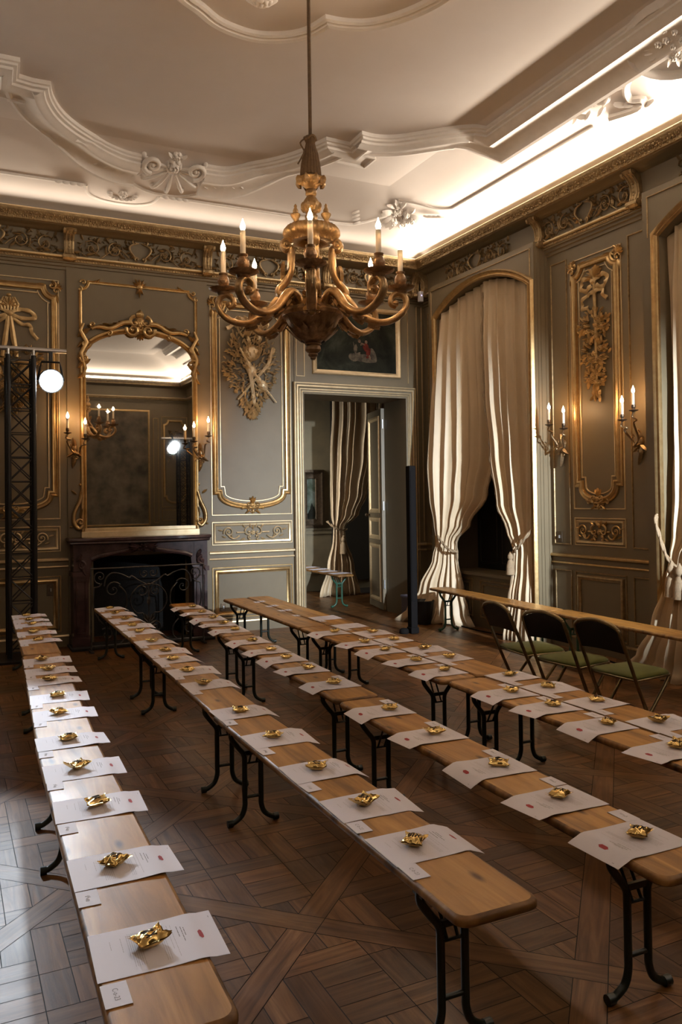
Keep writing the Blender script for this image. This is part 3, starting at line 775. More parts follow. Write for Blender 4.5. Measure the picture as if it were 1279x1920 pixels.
# thin string moulding on the cove, stopped by ornaments
LP = [(-.018, 0), (-.014, .010), (0, .014), (.014, .010), (.018, 0)]
ins = .5
mb = MB()
mb.sweep([(LX + .9, WY - ins), (1.30, WY - ins)], LP, FCov); mb.sweep([(2.05, WY - ins), (4.15, WY - ins)], LP, FCov)
mb.sweep([(WX - ins, 7.55), (WX - ins, 5.35)], LP, FCov); mb.sweep([(WX - ins, 3.0), (WX - ins, -1.0)], LP, FCov)
mb.sweep(smooth_path([(WX - ins, 7.55), (WX - ins - .10, 7.72), (WX - ins - .28, 7.86), (WX - ins - .42, 8.02)]), LP, FCov)
mb.sweep(smooth_path([(4.15, WY - ins), (4.33, WY - ins - .02), (4.50, WY - ins - .10), (4.68, 8.28)]), LP, FCov)
mb.sweep(smooth_path([(1.30, WY - ins), (1.34, 8.62), (1.48, 8.69), (1.67, 8.71), (1.86, 8.69), (2.0, 8.62), (2.05, WY - ins)]), LP, FCov)
trim(mb, M['stucco'], smooth=50)
# shell and scrolls at the middle of the back cove
mb = MB(); c = Vector(onZ(325, 296, ZC)[:2]); cu, cv = c.x, c.y
for sg in (-1, 1):
    mb.scroll(FCov, cu + sg * .22, cv - .02, .10, PI / 2, 1.4, .028, .07, 0, -sg, True, .2, 8)
    for k in range(5): mb.leaf(FCov, cu + sg * (.32 + .10 * k), cv + .14 - .015 * k, (.15 if sg > 0 else PI - .15), .10 - .008 * k, .045, .05, 0, .5 * sg)
    mb.leaf(FCov, cu + sg * .03, cv - .10, -PI / 2 + sg * .7, .10, .04, .05)
for k in range(9):
    a = -.35 + (PI + .7) * k / 8
    pts = [(cu + math.cos(a) * r * 1.15, cv + .02 + math.sin(a) * r, .03 + .02 * math.sin(r * 9)) for r in (.06, .12, .18, .24, .29)]
    mb.ftube(FCov, pts, [.012, .016, .020, .020, .012], .03, 7); mb.dome(FCov, pts[-1][0], pts[-1][1], .026, .026, .045)
mb.rose(FCov, cu, cv - .02, .085, .10); mb.rose(FCov, cu, cv - .13, .06, .07)
mb.sweep(smooth_path([(cu - .52, cv + .10), (cu - .40, cv + .26), (cu - .2, cv + .36), (cu, cv + .385), (cu + .2, cv + .36), (cu + .40, cv + .26), (cu + .52, cv + .10)]), LP, FCov)
for k in range(9):
    a = PI * k / 8; mb.dome(FCov, 1.68 + .13 * math.cos(a), 8.56 + .07 * math.sin(a), .03, .022, .035)
mb.rose(FCov, 1.68, 8.55, .05, .05)
for sg in (-1, 1):
    for k in range(4): mb.leaf(FCov, 1.68 + sg * (.40 + .07 * k), 8.49, 0 if sg > 0 else PI, .07, .04, .035)
trim(mb, M['stucco'], smooth=50)
# bouquet in the corner
mb = MB(); rnd = random.Random(5); p = (4.83, 8.20)
for k in range(12):
    a = rnd.uniform(0, 2 * PI); q = .17 * math.sqrt(rnd.random()); mb.rose(FCov, p[0] + q * math.cos(a), p[1] + q * math.sin(a) * .9, rnd.uniform(.04, .062), .07, 0, 6, a)
for k in range(18):
    a = 2 * PI * k / 18 + rnd.uniform(-.2, .2); mb.leaf(FCov, p[0] + .12 * math.cos(a), p[1] + .12 * math.sin(a), a, .13, .055, .05, 0, rnd.uniform(-.6, .6))
for sg, (bx, by) in ((-1, (4.40, 8.42)), (1, (5.0, 7.98))):
    for k in range(4): mb.leaf(FCov, bx + k * .05 * sg * .6, by - k * .05, -.8 if sg > 0 else 2.6, .09, .035, .03)
trim(mb, M['stucco'], smooth=50)
# large cartouche on the right cove
mb = MB(); cu, cv = WX - .78, 4.18
OV = [(cu + .30 * math.sin(2 * PI * k / 28), cv + .42 * math.cos(2 * PI * k / 28)) for k in range(28)]
mb.sweep(OV, [(-.035, 0), (-.03, .04), (0, .06), (.03, .04), (.035, 0)], FCov, True)
for k in range(16):
    a = rnd.uniform(0, 2 * PI); q = math.sqrt(rnd.random()); mb.rose(FCov, cu + q * .13 * math.cos(a), cv + q * .22 * math.sin(a), rnd.uniform(.035, .055), .08, 0, 6, a)
for k in range(22):
    a = 2 * PI * k / 22; mb.leaf(FCov, cu + .11 * math.cos(a), cv + .20 * math.sin(a), a, .10, .05, .05, 0, rnd.uniform(-.5, .5))
for sg in (1,):
    mb.sweep(smooth_path([(cu + .02, cv + .42), (cu + .10, cv + .62), (cu + .22, cv + .70), (WX - ins, cv + .62), (WX - .44, cv + .72), (WX - ins, cv + .98)]), [(-.03, 0), (-.025, .03), (0, .045), (.025, .03), (.03, 0)], FCov)
    mb.sweep(smooth_path([(cu + .10, cv + .60), (cu + .03, cv + .80), (cu - .08, cv + .98), (cu - .12, cv + 1.10)]), [(-.025, 0), (-.02, .03), (0, .04), (.02, .03), (.025, 0)], FCov)
    for k in range(6): mb.leaf(FCov, cu - .13 + .02 * (k % 2), cv + 1.06 + k * .075, PI / 2 + .3 - .1 * k, .14, .06, .06, 0, .5)
    for k in range(7): mb.leaf(FCov, cu + .10 + .03 * (k % 3), cv + .80 + k * .06, PI / 2 + (.5 if k % 2 else -.5), .11, .05, .05, 0, .5)
    for k in range(4): mb.leaf(FCov, WX - .44 - .03 * k, cv + .55 + .07 * k, PI / 2 + .3 * k, .10, .05, .05)
    mb.dome(FCov, cu + .04, cv + 1.02, .02, .02, .03); mb.dome(FCov, cu + .20, cv + .83, .02, .02, .03)
trim(mb, M['stucco'], smooth=50)
# small rosette beside the lamp cord
mb = MB(); c = onZ(491, -6, ZC); mb.rose(FC, c.x, c.y, .085, .07); mb.dome(FC, c.x, c.y, .12, .12, .03)
trim(mb, M['stucco'], smooth=50)
# ================================================================== ADJOINING ROOM
w = MB(); w.box((5.0, 12.35, 2.3), (8.0, .2, 4.6)); struct(w, 'wall_adjoining', M['backwall'], smooth=0)
w = MB(); w.box((2.3, 10.95, 2.3), (.1, 2.9, 4.6)); w.box((7.5, 10.95, 2.3), (.1, 2.9, 4.6)); struct(w, 'wall_adjoining.001', M['backwall'], smooth=0)
w = MB(); w.box((4.9, 10.95, 4.55), (5.3, 2.9, .1)); struct(w, 'ceiling.001', M['plaster'], smooth=0)
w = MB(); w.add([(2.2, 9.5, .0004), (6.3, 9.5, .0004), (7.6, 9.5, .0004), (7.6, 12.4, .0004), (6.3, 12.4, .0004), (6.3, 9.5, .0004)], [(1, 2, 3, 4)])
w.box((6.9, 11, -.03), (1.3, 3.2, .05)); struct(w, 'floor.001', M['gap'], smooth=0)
mb = MB()
for z in (.30, .95, 1.02): mb.box((4.6, 12.24, z), (3.2, .03, .03))
trim(mb, M['backwall'], smooth=0)
w = MB(); w.box((6.35, 12.22, 2.0), (1.15, .04, 3.7)); o = struct(w, 'window_3', M['shutter'], smooth=0)
# open door leaf hinged on the far side of the right jamb
Fdoor_o = Vector((5.265, 9.56, 0)); Fdoor_d = (Vector((5.44, 10.32, 0)) - Fdoor_o).normalized(); Fdoor_n = Vector((-Fdoor_d.y, Fdoor_d.x, 0))
def FD(u, v, h): return Fdoor_o + Fdoor_d * u + Fdoor_n * h + Vector((0, 0, v))
mb = MB(); mb.fbox(FD, 0, .70, .015, 2.72, -.045, 0); d1 = struct(mb, 'door_1', M['wall'], smooth=0)
mb = MB(); 
for z0, z1 in ((.14, .86), (.98, 1.22), (1.34, 2.60)):
    mb.sweep(rect(.11, .59, z0, z1), [(-.03, 0), (-.025, .016), (0, .02), (.02, .010), (.03, 0)], FD, True)
mb.build('door_moulding', M['gold_line'], d1)
mb = MB(); mb.tube([FD(.64, 1.28, 0), FD(.64, 1.28, .05)], .012); mb.dome(FD, .64, 1.28, .028, .028, .03, 0, 10, 0, .04); mb.build('door_knob', M['bronze_dark'], d1)
mb = MB()
for z in (.3, 1.35, 2.45): mb.tube([FD(-.008, z, -.02), FD(-.008, z + .12, -.02)], .011)
mb.build('hinge', M['alu'], d1)

# ================================================================== CURTAINS
def interp(rows, t):
    for a, b in zip(rows, rows[1:]):
        if t <= b[0]:
            k = (t - a[0]) / (b[0] - a[0]); k = k * k * (3 - 2 * k)
            return [x + (y - x) * k for x, y in zip(a[1:], b[1:])]
    return list(rows[-1][1:])
def curtain(name, label, group, rows, folds, seed, place, top=None, ns=110, nt=64, mat_='curtain', lead=-1, tilt=0):
    """rows: (z from the top down, edge a, edge b, depth offset, fold depth); place(u, off, z) -> world"""
    rnd = random.Random(seed); ph = [rnd.uniform(0, 6.28) for _ in range(4)]
    zt, zb = rows[0][0], rows[-1][0]; rr = [((zt - r[0]) / (zt - zb),) + tuple(r[1:]) for r in rows]
    mb = MB(); vs = []
    wob = [rnd.uniform(-.25, .25) for _ in range(folds + 2)]
    for j in range(nt + 1):
        t = j / nt; a, b, off, amp = interp(rr, t); z = zt + (zb - zt) * t
        for i in range(ns + 1):
            s = i / ns; q = s * folds + wob[int(s * folds)] * math.sin(PI * (s * folds % 1)) * 1.5
            wv = math.sin(2 * PI * q + ph[0]) + (.18 + .25 * (1 - t)) * math.sin(2 * PI * q * 2.1 + ph[1] + 2.0 * t) + .3 * math.sin(2 * PI * q * .43 + ph[2] + 3 * t)
            u = a + (b - a) * s + (b - a) / folds * .16 * math.cos(2 * PI * q + ph[0] + .6)
            zz = z
            if top is not None:
                zz = z + (top(a + (b - a) * s) - zt) * (1 - t) ** 2 if t < 1 else z
            if t > .93: zz += .012 * math.sin(9 * q + ph[3]) * (t - .93) / .07 + .008
            vs.append(place(u, off + 1.05 * amp * wv + tilt * (.5 - s) * min(1, .25 + 1.3 * t) * (b - a) / (rows[0][2] - rows[0][1]), zz))
    fs = [(j * (ns + 1) + i, j * (ns + 1) + i + 1, (j + 1) * (ns + 1) + i + 1, (j + 1) * (ns + 1) + i) for j in range(nt) for i in range(ns)]
    mb.add(vs, fs)
    root = thing(name, label, 'curtain', place((rows[-1][1] + rows[-1][2]) / 2, 0, 0), 0, group)
    def sub(o):
        o.parent = root; o.location = -Vector(root.location); return o
    cl = sub(mb.build('cloth', M[mat_], None, smooth=80, recalc=False)); md = cl.modifiers.new('thickness', 'SOLIDIFY'); md.thickness = .004; md.offset = 0
    # leading edge trimmed with a ruched fringe
    fr = MB(); pts = []
    for j in range(2, nt - 1):
        k = j * (ns + 1) + (ns if lead > 0 else 0); p = Vector(vs[k]); pts.append(p + Vector((-.012, rnd.uniform(-.006, .006), 0)))
    fr.tube(pts, [.013 + .005 * math.sin(j * 2.1) for j in range(len(pts))], 6); sub(fr.build('fringe', M['fringe'], None, smooth=80))
    return root, sub
def PW(u, off, z): return (5.52 - off, u, z)
GC = 'silk curtains of the window bays'
archZ = lambda d: (lambda u: min(ZT, max(ZS, ZT - .265 * ((u - d - 7.545) / .875) ** 2)) - .01)
def left_rows(d): return [(3.96, 8.42 + d, 7.575 + d, .0, .020), (3.3, 8.45 + d, 7.575 + d, .0, .032), (2.6, 8.46 + d, 7.565 + d, .0, .036), (2.0, 8.45 + d, 7.58 + d, .01, .042), (1.55, 8.41 + d, 7.70 + d, .03, .045), (1.2, 8.38 + d, 7.93 + d, .06, .035),
                          (1.0, 8.385 + d, 8.13 + d, .08, .022), (.80, 8.42 + d, 8.11 + d, .10, .025), (.42, 8.52 + d, 7.98 + d, .16, .045), (.12, 8.64 + d, 7.86 + d, .22, .05), (.0, 8.78 + d, 7.76 + d, .27, .035)]
def right_rows(d): return [(3.96, 7.54 + d, 6.675 + d, .0, .020), (3.3, 7.54 + d, 6.675 + d, .0, .032), (2.7, 7.50 + d, 6.675 + d, .0, .036), (2.0, 7.38 + d, 6.68 + d, .01, .042), (1.45, 7.24 + d, 6.69 + d, .03, .045), (1.15, 7.05 + d, 6.70 + d, .06, .03),
                           (.97, 6.93 + d, 6.70 + d, .08, .02), (.78, 6.93 + d, 6.70 + d, .09, .022), (.42, 6.96 + d, 6.68 + d, .12, .03), (.0, 7.02 + d, 6.64 + d, .16, .03)]
def tieback(sub, pts, tassel=None):
    mb = MB(); P = smooth_path3(pts)
    for sh in (0, PI):
        mb.tube([p + Vector((.010 * math.cos(i * .9 + sh), 0, .010 * math.sin(i * .9 + sh))) for i, p in enumerate(P)], .011, 7)
    sub(mb.build('tieback', M['fringe'], None, smooth=70))
    if tassel:
        for (x, y, z, k) in tassel:
            mb = MB(); mb.lathe([(.004, .02), (.012, .0), (.030, -.03), (.034, -.06), (.022, -.085), (.030, -.10), (.046, -.16), (.052, -.27), (.0, -.27)], (x, y, z), 14, 0, 14, .10)
            mb.v = [(x + (a - x) * k, y + (b - y) * k, z + (c - z) * k) for a, b, c in mb.v]
            sub(mb.build('tassel', M['fringe'], None, smooth=50))
def smooth_path3(P, n=6):
    P = [Vector(p) for p in P]; out = []
    for i in range(len(P) - 1):
        p0, p1, p2, p3 = P[max(0, i - 1)], P[i], P[i + 1], P[min(len(P) - 1, i + 2)]
        for k in range(n):
            t = k / n; out.append(.5 * ((2 * p1) + (p2 - p0) * t + (2 * p0 - 5 * p1 + 4 * p2 - p3) * t * t + (3 * p1 - p0 - 3 * p2 + p3) * t ** 3))
    return out + [P[-1]]
for k, (nm, d) in enumerate((('first', 0), ('second', BOFF))):
    lab = ('cream silk curtain tied to the corner side of the window behind the wall bench', 'cream silk curtain tied to the right side of the window by the lit pilaster') if k == 0 else \
          ('cream silk curtain with tasselled cord at the right edge of the photo', 'cream silk curtain on the camera side of the nearer window')
    r, sub = curtain('curtain', lab[0], GC, left_rows(d), 6, 11 + k, PW, archZ(d), lead=1, tilt=(.42, -.10)[k])
    tieback(sub, [(5.60, 8.44 + d, 1.12), (5.46, 8.42 + d, 1.10), (5.375, 8.36 + d, 1.05), (5.36, 8.24 + d, .97), (5.38, 8.12 + d, .89), (5.46, 8.07 + d, .87)] if k == 0 else
            [(5.60, 8.47 + d, 1.36), (5.40, 8.47 + d, 1.33), (5.36, 8.40 + d, 1.16), (5.345, 8.30 + d, .98), (5.36, 8.16 + d, .90), (5.46, 8.07 + d, .87)],
            None if k == 0 else [(5.32, 8.25 + d, .95, 1.0), (5.31, 8.16 + d, .94, 1.0), (5.32, 8.07 + d, .92, 1.0)])
    r, sub = curtain('curtain', lab[1], GC, right_rows(d), 6, 21 + k, PW, archZ(d), lead=-1, tilt=.10)
    tieback(sub, [(5.60, 6.67 + d, 1.22), (5.45, 6.67 + d, 1.18), (5.375, 6.74 + d, 1.06), (5.36, 6.85 + d, .96), (5.40, 6.96 + d, .91)], [(5.36, 6.945 + d, .92, .85)])
# curtains in the adjoining room
def PA(u, off, z): return (u, 11.62 - off, z)
r, sub = curtain('curtain', 'grey silk curtain tied back in the adjoining room seen through the doorway', 'curtains in the adjoining room',
                 [(3.75, 5.52, 6.35, 0, .02), (2.9, 5.50, 6.33, 0, .028), (2.2, 5.46, 6.25, 0, .034), (1.6, 5.44, 6.10, .03, .036), (1.25, 5.44, 5.92, .06, .03), (1.06, 5.47, 5.66, .09, .02), (.9, 5.46, 5.68, .09, .025), (.45, 5.34, 5.80, .12, .045), (0, 5.16, 5.86, .2, .045)], 6, 31, PA, None, 90, 54, lead=1)
tieback(sub, [(5.40, 11.60, 1.16), (5.45, 11.48, 1.08), (5.56, 11.46, 1.03), (5.70, 11.52, 1.03)], [(5.60, 11.44, .92, 1.0)])
r, sub = curtain('curtain', 'brown curtain half hidden behind the open door leaf in the adjoining room', 'curtains in the adjoining room',
                 [(3.75, 6.36, 7.1, 0, .03), (2.2, 6.36, 7.1, 0, .04), (1.5, 6.45, 7.1, .02, .04), (1.0, 6.72, 7.1, .04, .03), (0, 6.6, 7.15, .1, .04)], 6, 32, PA, None, 60, 40, lead=-1)
# picture there
pt = thing('framed_picture', 'small dark framed landscape on the wall of the adjoining room', 'picture', (5.10, 12.22, 1.62))
def FP(u, v, h): return (u, 12.25 - h, v)
a, b = onY(573, 882, 12.2), onY(607, 988, 12.2)
u0, u1, v0, v1 = a.x - .10, b.x + .01, b.z, a.z
mb = MB(); mb.sweep(rect(u0, u1, v0, v1), [(-.01, 0), (-.01, .05), (.03, .06), (.07, .035), (.13, .03), (.14, .012)], FP, True)
o = mb.build('frame', M['bronze_dark'], pt); o.location = -pt.location
mb = MB(); mb.fbox(FP, u0 + .13, u1 - .13, v0 + .13, v1 - .13, 0, .014); o = mb.build('canvas', M['canvas_pale'], pt, smooth=0); o.location = -pt.location
mb = MB()
for k in range(7):
    uu = u0 + .16 + k * .03; hh = (.10, .16, .26, .20, .30, .14, .10)[k]
    if uu < u1 - .15: mb.leaf(FP, uu, v0 + .14, PI / 2, hh, .07, .002, 0, 0, .015)
o = mb.build('painted_trees', M['canvas'], pt); o.location = -pt.location

# ================================================================== WALL CARVINGS
def carving(name, label, F, build, m='gold', group=None):
    mb = MB(); build(mb, F); o = mb.build(name, M[m], None, smooth=55)
    return tag(o, label, 'carving', group)
def ribbon(mb, F, pts, wd=.022, h=.022):
    P = smooth_path(pts, 5); vs = []
    for i, p in enumerate(P):
        a = Vector(P[max(0, i - 1)]); b = Vector(P[min(len(P) - 1, i + 1)]); d = (b - a).normalized(); n = Vector((-d.y, d.x))
        hh = h + .012 * math.sin(i * .9)
        for s, k in ((-1, 0), (0, .008), (1, 0)): q = Vector(p) + n * wd * s * (1 + .15 * math.sin(i * 1.7)); vs.append(F(q.x, q.y, hh + k))
    mb.add(vs, [(i * 3 + k, i * 3 + k + 1, i * 3 + k + 4, i * 3 + k + 3) for i in range(len(P) - 1) for k in range(2)])
def t_music(mb, F):
    rnd = random.Random(12); c = 3.225
    def half(v):                     # half width of the kite outline at height v
        return .02 + (.33 * (v - 2.47) / .57 if v < 3.04 else .33 - .20 * (v - 3.04) / .62)
    for k in range(560):
        v = rnd.uniform(2.50, 3.62); hw = max(.02, half(v)); u = c + rnd.choice((-1, 1)) * rnd.random() ** .95 * hw
        out = math.atan2(v - 2.95, (u - c) * 1.3) + rnd.uniform(-.7, .7)
        mb.leaf(F, u, v, out, rnd.uniform(.04, .065), rnd.uniform(.014, .021), .042, 0, rnd.uniform(-.9, .9), rnd.uniform(.004, .05))
    for k in range(26):
        v = rnd.uniform(2.5, 3.6); u = c + rnd.uniform(-.7, .7) * half(v); a = rnd.uniform(0, PI)
        mb.ftube(F, [(u, v), (u + .06 * math.cos(a), v + .06 * math.sin(a)), (u + .12 * math.cos(a + .4), v + .12 * math.sin(a + .4))], [.008, .007, .005], .02)
    # tambourine, lutes, torch, flutes
    mb.dome(F, c + .005, 3.235, .095, .085, .03, 0, 16, .4, .03); mb.sweep([(c + .005 + .098 * math.cos(2 * PI * i / 20), 3.235 + .088 * math.sin(2 * PI * i / 20)) for i in range(20)], [(-.01, .03), (0, .07), (.01, .03)], F, True)
    for (u, v, a, s) in ((c + .0, 3.02, 2.1, 1.0), (c + .135, 2.86, 2.3, .92)):
        mb.dome(F, u, v, .085 * s, .06 * s, .05, 0, 14, a, .03); mb.dome(F, u + .085 * s * math.cos(a), v + .085 * s * math.sin(a), .05 * s, .04 * s, .045, 0, 12, a, .03)
        mb.ftube(F, [(u + .12 * math.cos(a), v + .12 * math.sin(a)), (u + .30 * s * math.cos(a), v + .30 * s * math.sin(a))], [.016, .012], .06)
        mb.ftube(F, [(u - .02, v, ), (u + .2 * math.cos(a), v + .2 * math.sin(a))], .004, .09)
    mb.ftube(F, [(c - .17, 2.68), (c + .02, 2.90), (c + .20, 3.10), (c + .27, 3.30)], [.010, .016, .022, .028], .05)
    mb.ftube(F, [(c + .05, 2.95), (c + .30, 2.66)], [.014, .008], .055)
    mb.ftube(F, [(c - .02, 3.0), (c + .03, 2.62)], [.03, .018], .045)
    mb.dome(F, c + .20, 3.08, .05, .05, .05, 0, 10)
    for q in ([(c - .02, 3.62), (c - .05, 3.48), (c - .02, 3.36)], [(c + .02, 3.62), (c + .06, 3.5), (c + .12, 3.38)], [(c + .02, 3.6), (c + .16, 3.64), (c + .2, 3.56), (c + .06, 3.55)], [(c - .02, 3.6), (c - .16, 3.63), (c - .24, 3.53), (c - .30, 3.50)]):
        ribbon(mb, F, q)
carving('carved_trophy', 'pale gilded carving of lutes and leafy branches left of the doorway', FB, t_music, 'gilt_pale', 'carved trophies on the panels')
def t_garden(mb, F):
    rnd = random.Random(22); c = .60
    for k in range(7):
        a = PI * (k + .5) / 7; mb.leaf(F, c, 3.54, a, .11, .05, .05)
    for k in range(6): mb.ftube(F, [(c - .07 + .028 * k, 3.50), (c - .085 + .034 * k, 3.57), (c - .05 + .02 * k, 3.64)], [.010, .017, .008], .03)
    mb.dome(F, c, 3.665, .025, .02, .03); mb.dome(F, c, 3.47, .05, .04, .06)
    for sg in (-1, 1):
        ribbon(mb, F, [(c, 3.47), (c + sg * .10, 3.52), (c + sg * .21, 3.50), (c + sg * .25, 3.44), (c + sg * .12, 3.43), (c, 3.46)], .02, .03)
        ribbon(mb, F, [(c, 3.45), (c + sg * .12, 3.37), (c + sg * .20, 3.36), (c + sg * .22, 3.28), (c + sg * .28, 3.22)], .018, .025)
        mb.ftube(F, [(c + sg * .01, 3.44), (c + sg * .04, 3.2), (c + sg * .07, 3.02)], [.022, .03, .02], .03)
        mb.dome(F, c + sg * .17, 2.86, .11, .12, .07, 0, 12); mb.dome(F, c + sg * .17, 2.97, .12, .03, .06, 0, 12)
    for k in range(300):
        v = rnd.uniform(2.45, 3.12); hw = .30 if v > 2.75 else .30 * (v - 2.38) / .4; u = c + rnd.uniform(-1, 1) * hw
        mb.leaf(F, u, v, math.atan2(v - 2.8, (u - c)) + rnd.uniform(-.8, .8), rnd.uniform(.04, .065), .018, .03, 0, rnd.uniform(-.8, .8), rnd.uniform(.004, .04))
    for k in range(10): mb.rose(F, c + rnd.uniform(-.2, .2), rnd.uniform(2.6, 3.08), .045, .05)
    mb.ftube(F, [(c + .22, 2.98), (c + .28, 3.10), (c + .40, 3.115)], [.012, .016, .02], .04)
carving('carved_trophy', 'gilded carving of ribbons and baskets behind the lighting truss', FB, t_garden, 'gilt_warm', 'carved trophies on the panels')
def t_flowers(mb, F):
    rnd = random.Random(32); c = 5.895
    mb.ftube(F, [(c, 3.70), (c, 3.4), (c - .01, 3.0), (c - .01, 2.62)], [.022, .018, .018, .012], .018, 8)
    for k in range(9): mb.leaf(F, c, 3.60, PI * (k + .5) / 9, .12, .03, .045, 0, .5 * (1 if k > 3 else -1))
    for sg in (-1, 1):
        ribbon(mb, F, [(c, 3.55), (c + sg * .06, 3.60), (c + sg * .15, 3.60), (c + sg * .17, 3.53), (c + sg * .10, 3.49), (c + sg * .03, 3.53)], .022, .03)
        ribbon(mb, F, [(c, 3.46), (c + sg * .09, 3.45), (c + sg * .16, 3.40), (c + sg * .16, 3.33), (c + sg * .08, 3.33)] if sg > 0 else [(c, 3.46), (c - .10, 3.47), (c - .13, 3.40), (c - .18, 3.36)], .020, .028)
    for (v, hw, nr, nl) in ((3.14, .185, 13, 75), (2.87, .175, 12, 75), (2.64, .12, 10, 50)):
        for k in range(nl):
            a = rnd.uniform(0, 2 * PI); q = hw * rnd.uniform(.55, 1.0)
            mb.leaf(F, c + q * math.cos(a), v + q * .75 * math.sin(a), a + rnd.uniform(-.8, .8), .055, .018, .03, 0, rnd.uniform(-.9, .9), rnd.uniform(.004, .03))
        for k in range(nr):
            a = rnd.uniform(0, 2 * PI); q = hw * .72 * math.sqrt(rnd.random()); mb.rose(F, c + q * math.cos(a), v + q * .75 * math.sin(a), rnd.uniform(.026, .042), .055, 0, 6, a)
    for k in range(14): mb.leaf(F, c + rnd.uniform(-.05, .05), 2.55 - k * .006, -PI / 2 + rnd.uniform(-.8, .8), .07, .03, .03)
carving('carved_trophy', 'gilded carving of ribbons and rose clusters between the two wall sconces', FR, t_flowers, 'gilt_warm', 'carved trophies on the panels')

# ================================================================== OVERMANTEL MIRROR, CHIMNEYPIECE, FIRE SCREEN
def FM(u, v, h): return (u, WY - .02 - h, v)
MC, MU0, MU1, MZ0, MZS, MZT = 1.935, 1.345, 2.525, 1.235, 3.07, 3.365
mr = thing('overmantel_mirror', 'tall arched gilt mirror standing on the marble mantelshelf', 'mirror', (MC, WY - .02, 1.14))
def subm(o): o.parent = mr; o.location = -mr.location; return o
arc = [(MC - (MC - MU0) * math.cos(PI * i / 32), MZS + (MZT - MZS) * math.sin(PI * i / 32)) for i in range(33)]
mb = MB(); vs = [FM(u, v, .012) for u, v in [(MU0, MZ0)] + arc + [(MU1, MZ0)]]; mb.add(vs, [tuple(range(len(vs)))])
vb = [FM(u, v, .002) for u, v in [(MU0, MZ0)] + arc + [(MU1, MZ0)]]; n = len(vs); mb.add(vb, [tuple(range(n))[::-1]])
mb.f += [(i, (i + 1) % n, n + (i + 1) % n, n + i) for i in range(n)]; mb.m += [0] * n
subm(mb.build('glass', M['mirror'], None, smooth=0))
mb = MB(); mb.sweep([(MU0, 1.14)] + arc + [(MU1, 1.14)], [(-.012, 0), (-.010, .022), (.004, .030), (.012, .018), (.026, .036), (.044, .034), (.054, .0)], FM)
subm(mb.build('frame', M['gold'], None))
mb = MB(); mb.fbox(FM, MU0 - .05, MU1 + .05, 1.14, 1.20, 0, .05); mb.fbox(FM, MU0 - .012, MU1 + .012, 1.20, 1.238, 0, .03); subm(mb.build('base_rail', M['gold_line'], None, smooth=0, bevel=.004))
mb = MB()
for sg in (-1, 1):
    mb.scroll(FM, MC + sg * .085, 3.385, .075, PI * .1 if sg > 0 else PI * .9, 1.3, .020, .05, 0, -sg); mb.scroll(FM, MC + sg * .06, 3.47, .07, PI / 2, .8, .022, .05, 0, -sg)
    pts = [(MC + sg * (.10 + .42 * t), 3.46 - .10 * t + .02 * math.sin(t * 9), .045) for t in [i / 10 for i in range(11)]]
    mb.ftube(FM, pts, [.030 * (1 - .5 * i / 10) for i in range(11)], .045, 8); mb.scroll(FM, MC + sg * .50, 3.415, .045, -PI / 2, .8, .012, .04, 0, sg)
    for k in range(7): mb.leaf(FM, MC + sg * (.14 + .055 * k), 3.45 - .012 * k, (.5 - .13 * (k % 3)) if sg > 0 else PI - .5 + .13 * (k % 3), .10, .035, .05, 0, -.5 * sg)
    mb.scroll(FM, MC + sg * .335, 3.33, .035, PI / 2, 1.0, .012, .045, 0, sg)
    cr = mb; mb = MB(); ux = MC + sg * .60                                      # ears of acanthus on the shoulders
    for k in range(9): mb.leaf(FM, ux + sg * .01 * (k % 2), 3.36 - k * .055, (PI / 2 + sg * (.9 - .3 * (k % 3))) if k % 2 else (-PI / 2 - sg * (-.4)), .11, .05, .05, 0, .5 * sg)
    mb.ftube(FM, [(ux - sg * .0, 3.42), (ux + sg * .035, 3.34), (ux - sg * .03, 3.22), (ux + sg * .03, 3.10), (ux - sg * .01, 2.94), (ux + sg * .015, 2.84)], [.012, .02, .028, .026, .02, .008], .04, 8)
    mb.scroll(FM, ux - sg * .02, 3.20, .05, 0, 1.2, .014, .05, 0, sg); mb.scroll(FM, ux + sg * .0, 3.05, .05, PI, 1.1, .014, .05, 0, -sg)
    subm(mb.build('shoulder_carving', M['gold'], None, smooth=55)); mb = MB()
    uy = MC + sg * .655                                     # feet scrolls beside the glass
    mb.ftube(FM, smooth_path([(uy - sg * .03, 1.62), (uy + sg * .0, 1.52), (uy + sg * .055, 1.40), (uy + sg * .06, 1.30), (uy + sg * .01, 1.235), (uy - sg * .035, 1.27)]), .020, .035, 8)
    mb.scroll(FM, uy - sg * .005, 1.30, .04, PI, 1.1, .013, .035, 0, sg); mb.leaf(FM, uy - sg * .02, 1.50, PI / 2, .16, .05, .04); mb.leaf(FM, uy - sg * .01, 1.34, PI / 2 + sg * .2, .14, .045, .04)
    mb.leaf(FM, uy + sg * .03, 1.60, PI / 2 - sg * .9, .07, .03, .04); mb.dome(FM, uy - sg * .01, 1.70, .015, .018, .03); mb.dome(FM, uy + sg * .085, 1.255, .018, .012, .03)
    subm(mb.build('foot_carving', M['gold'], None, smooth=55)); mb = cr
mb.rose(FM, MC, 3.46, .075, .07); mb.dome(FM, MC, 3.47, .06, .085, .06, 0, 12); mb.leaf(FM, MC, 3.52, PI / 2, .10, .09, .05)
for k in range(5): mb.leaf(FM, MC, 3.35, PI * (1.2 + .15 * k), .07, .03, .04)
subm(mb.build('carved_crest', M['gold'], None, smooth=55))
mb = MB(); nt_ = .085
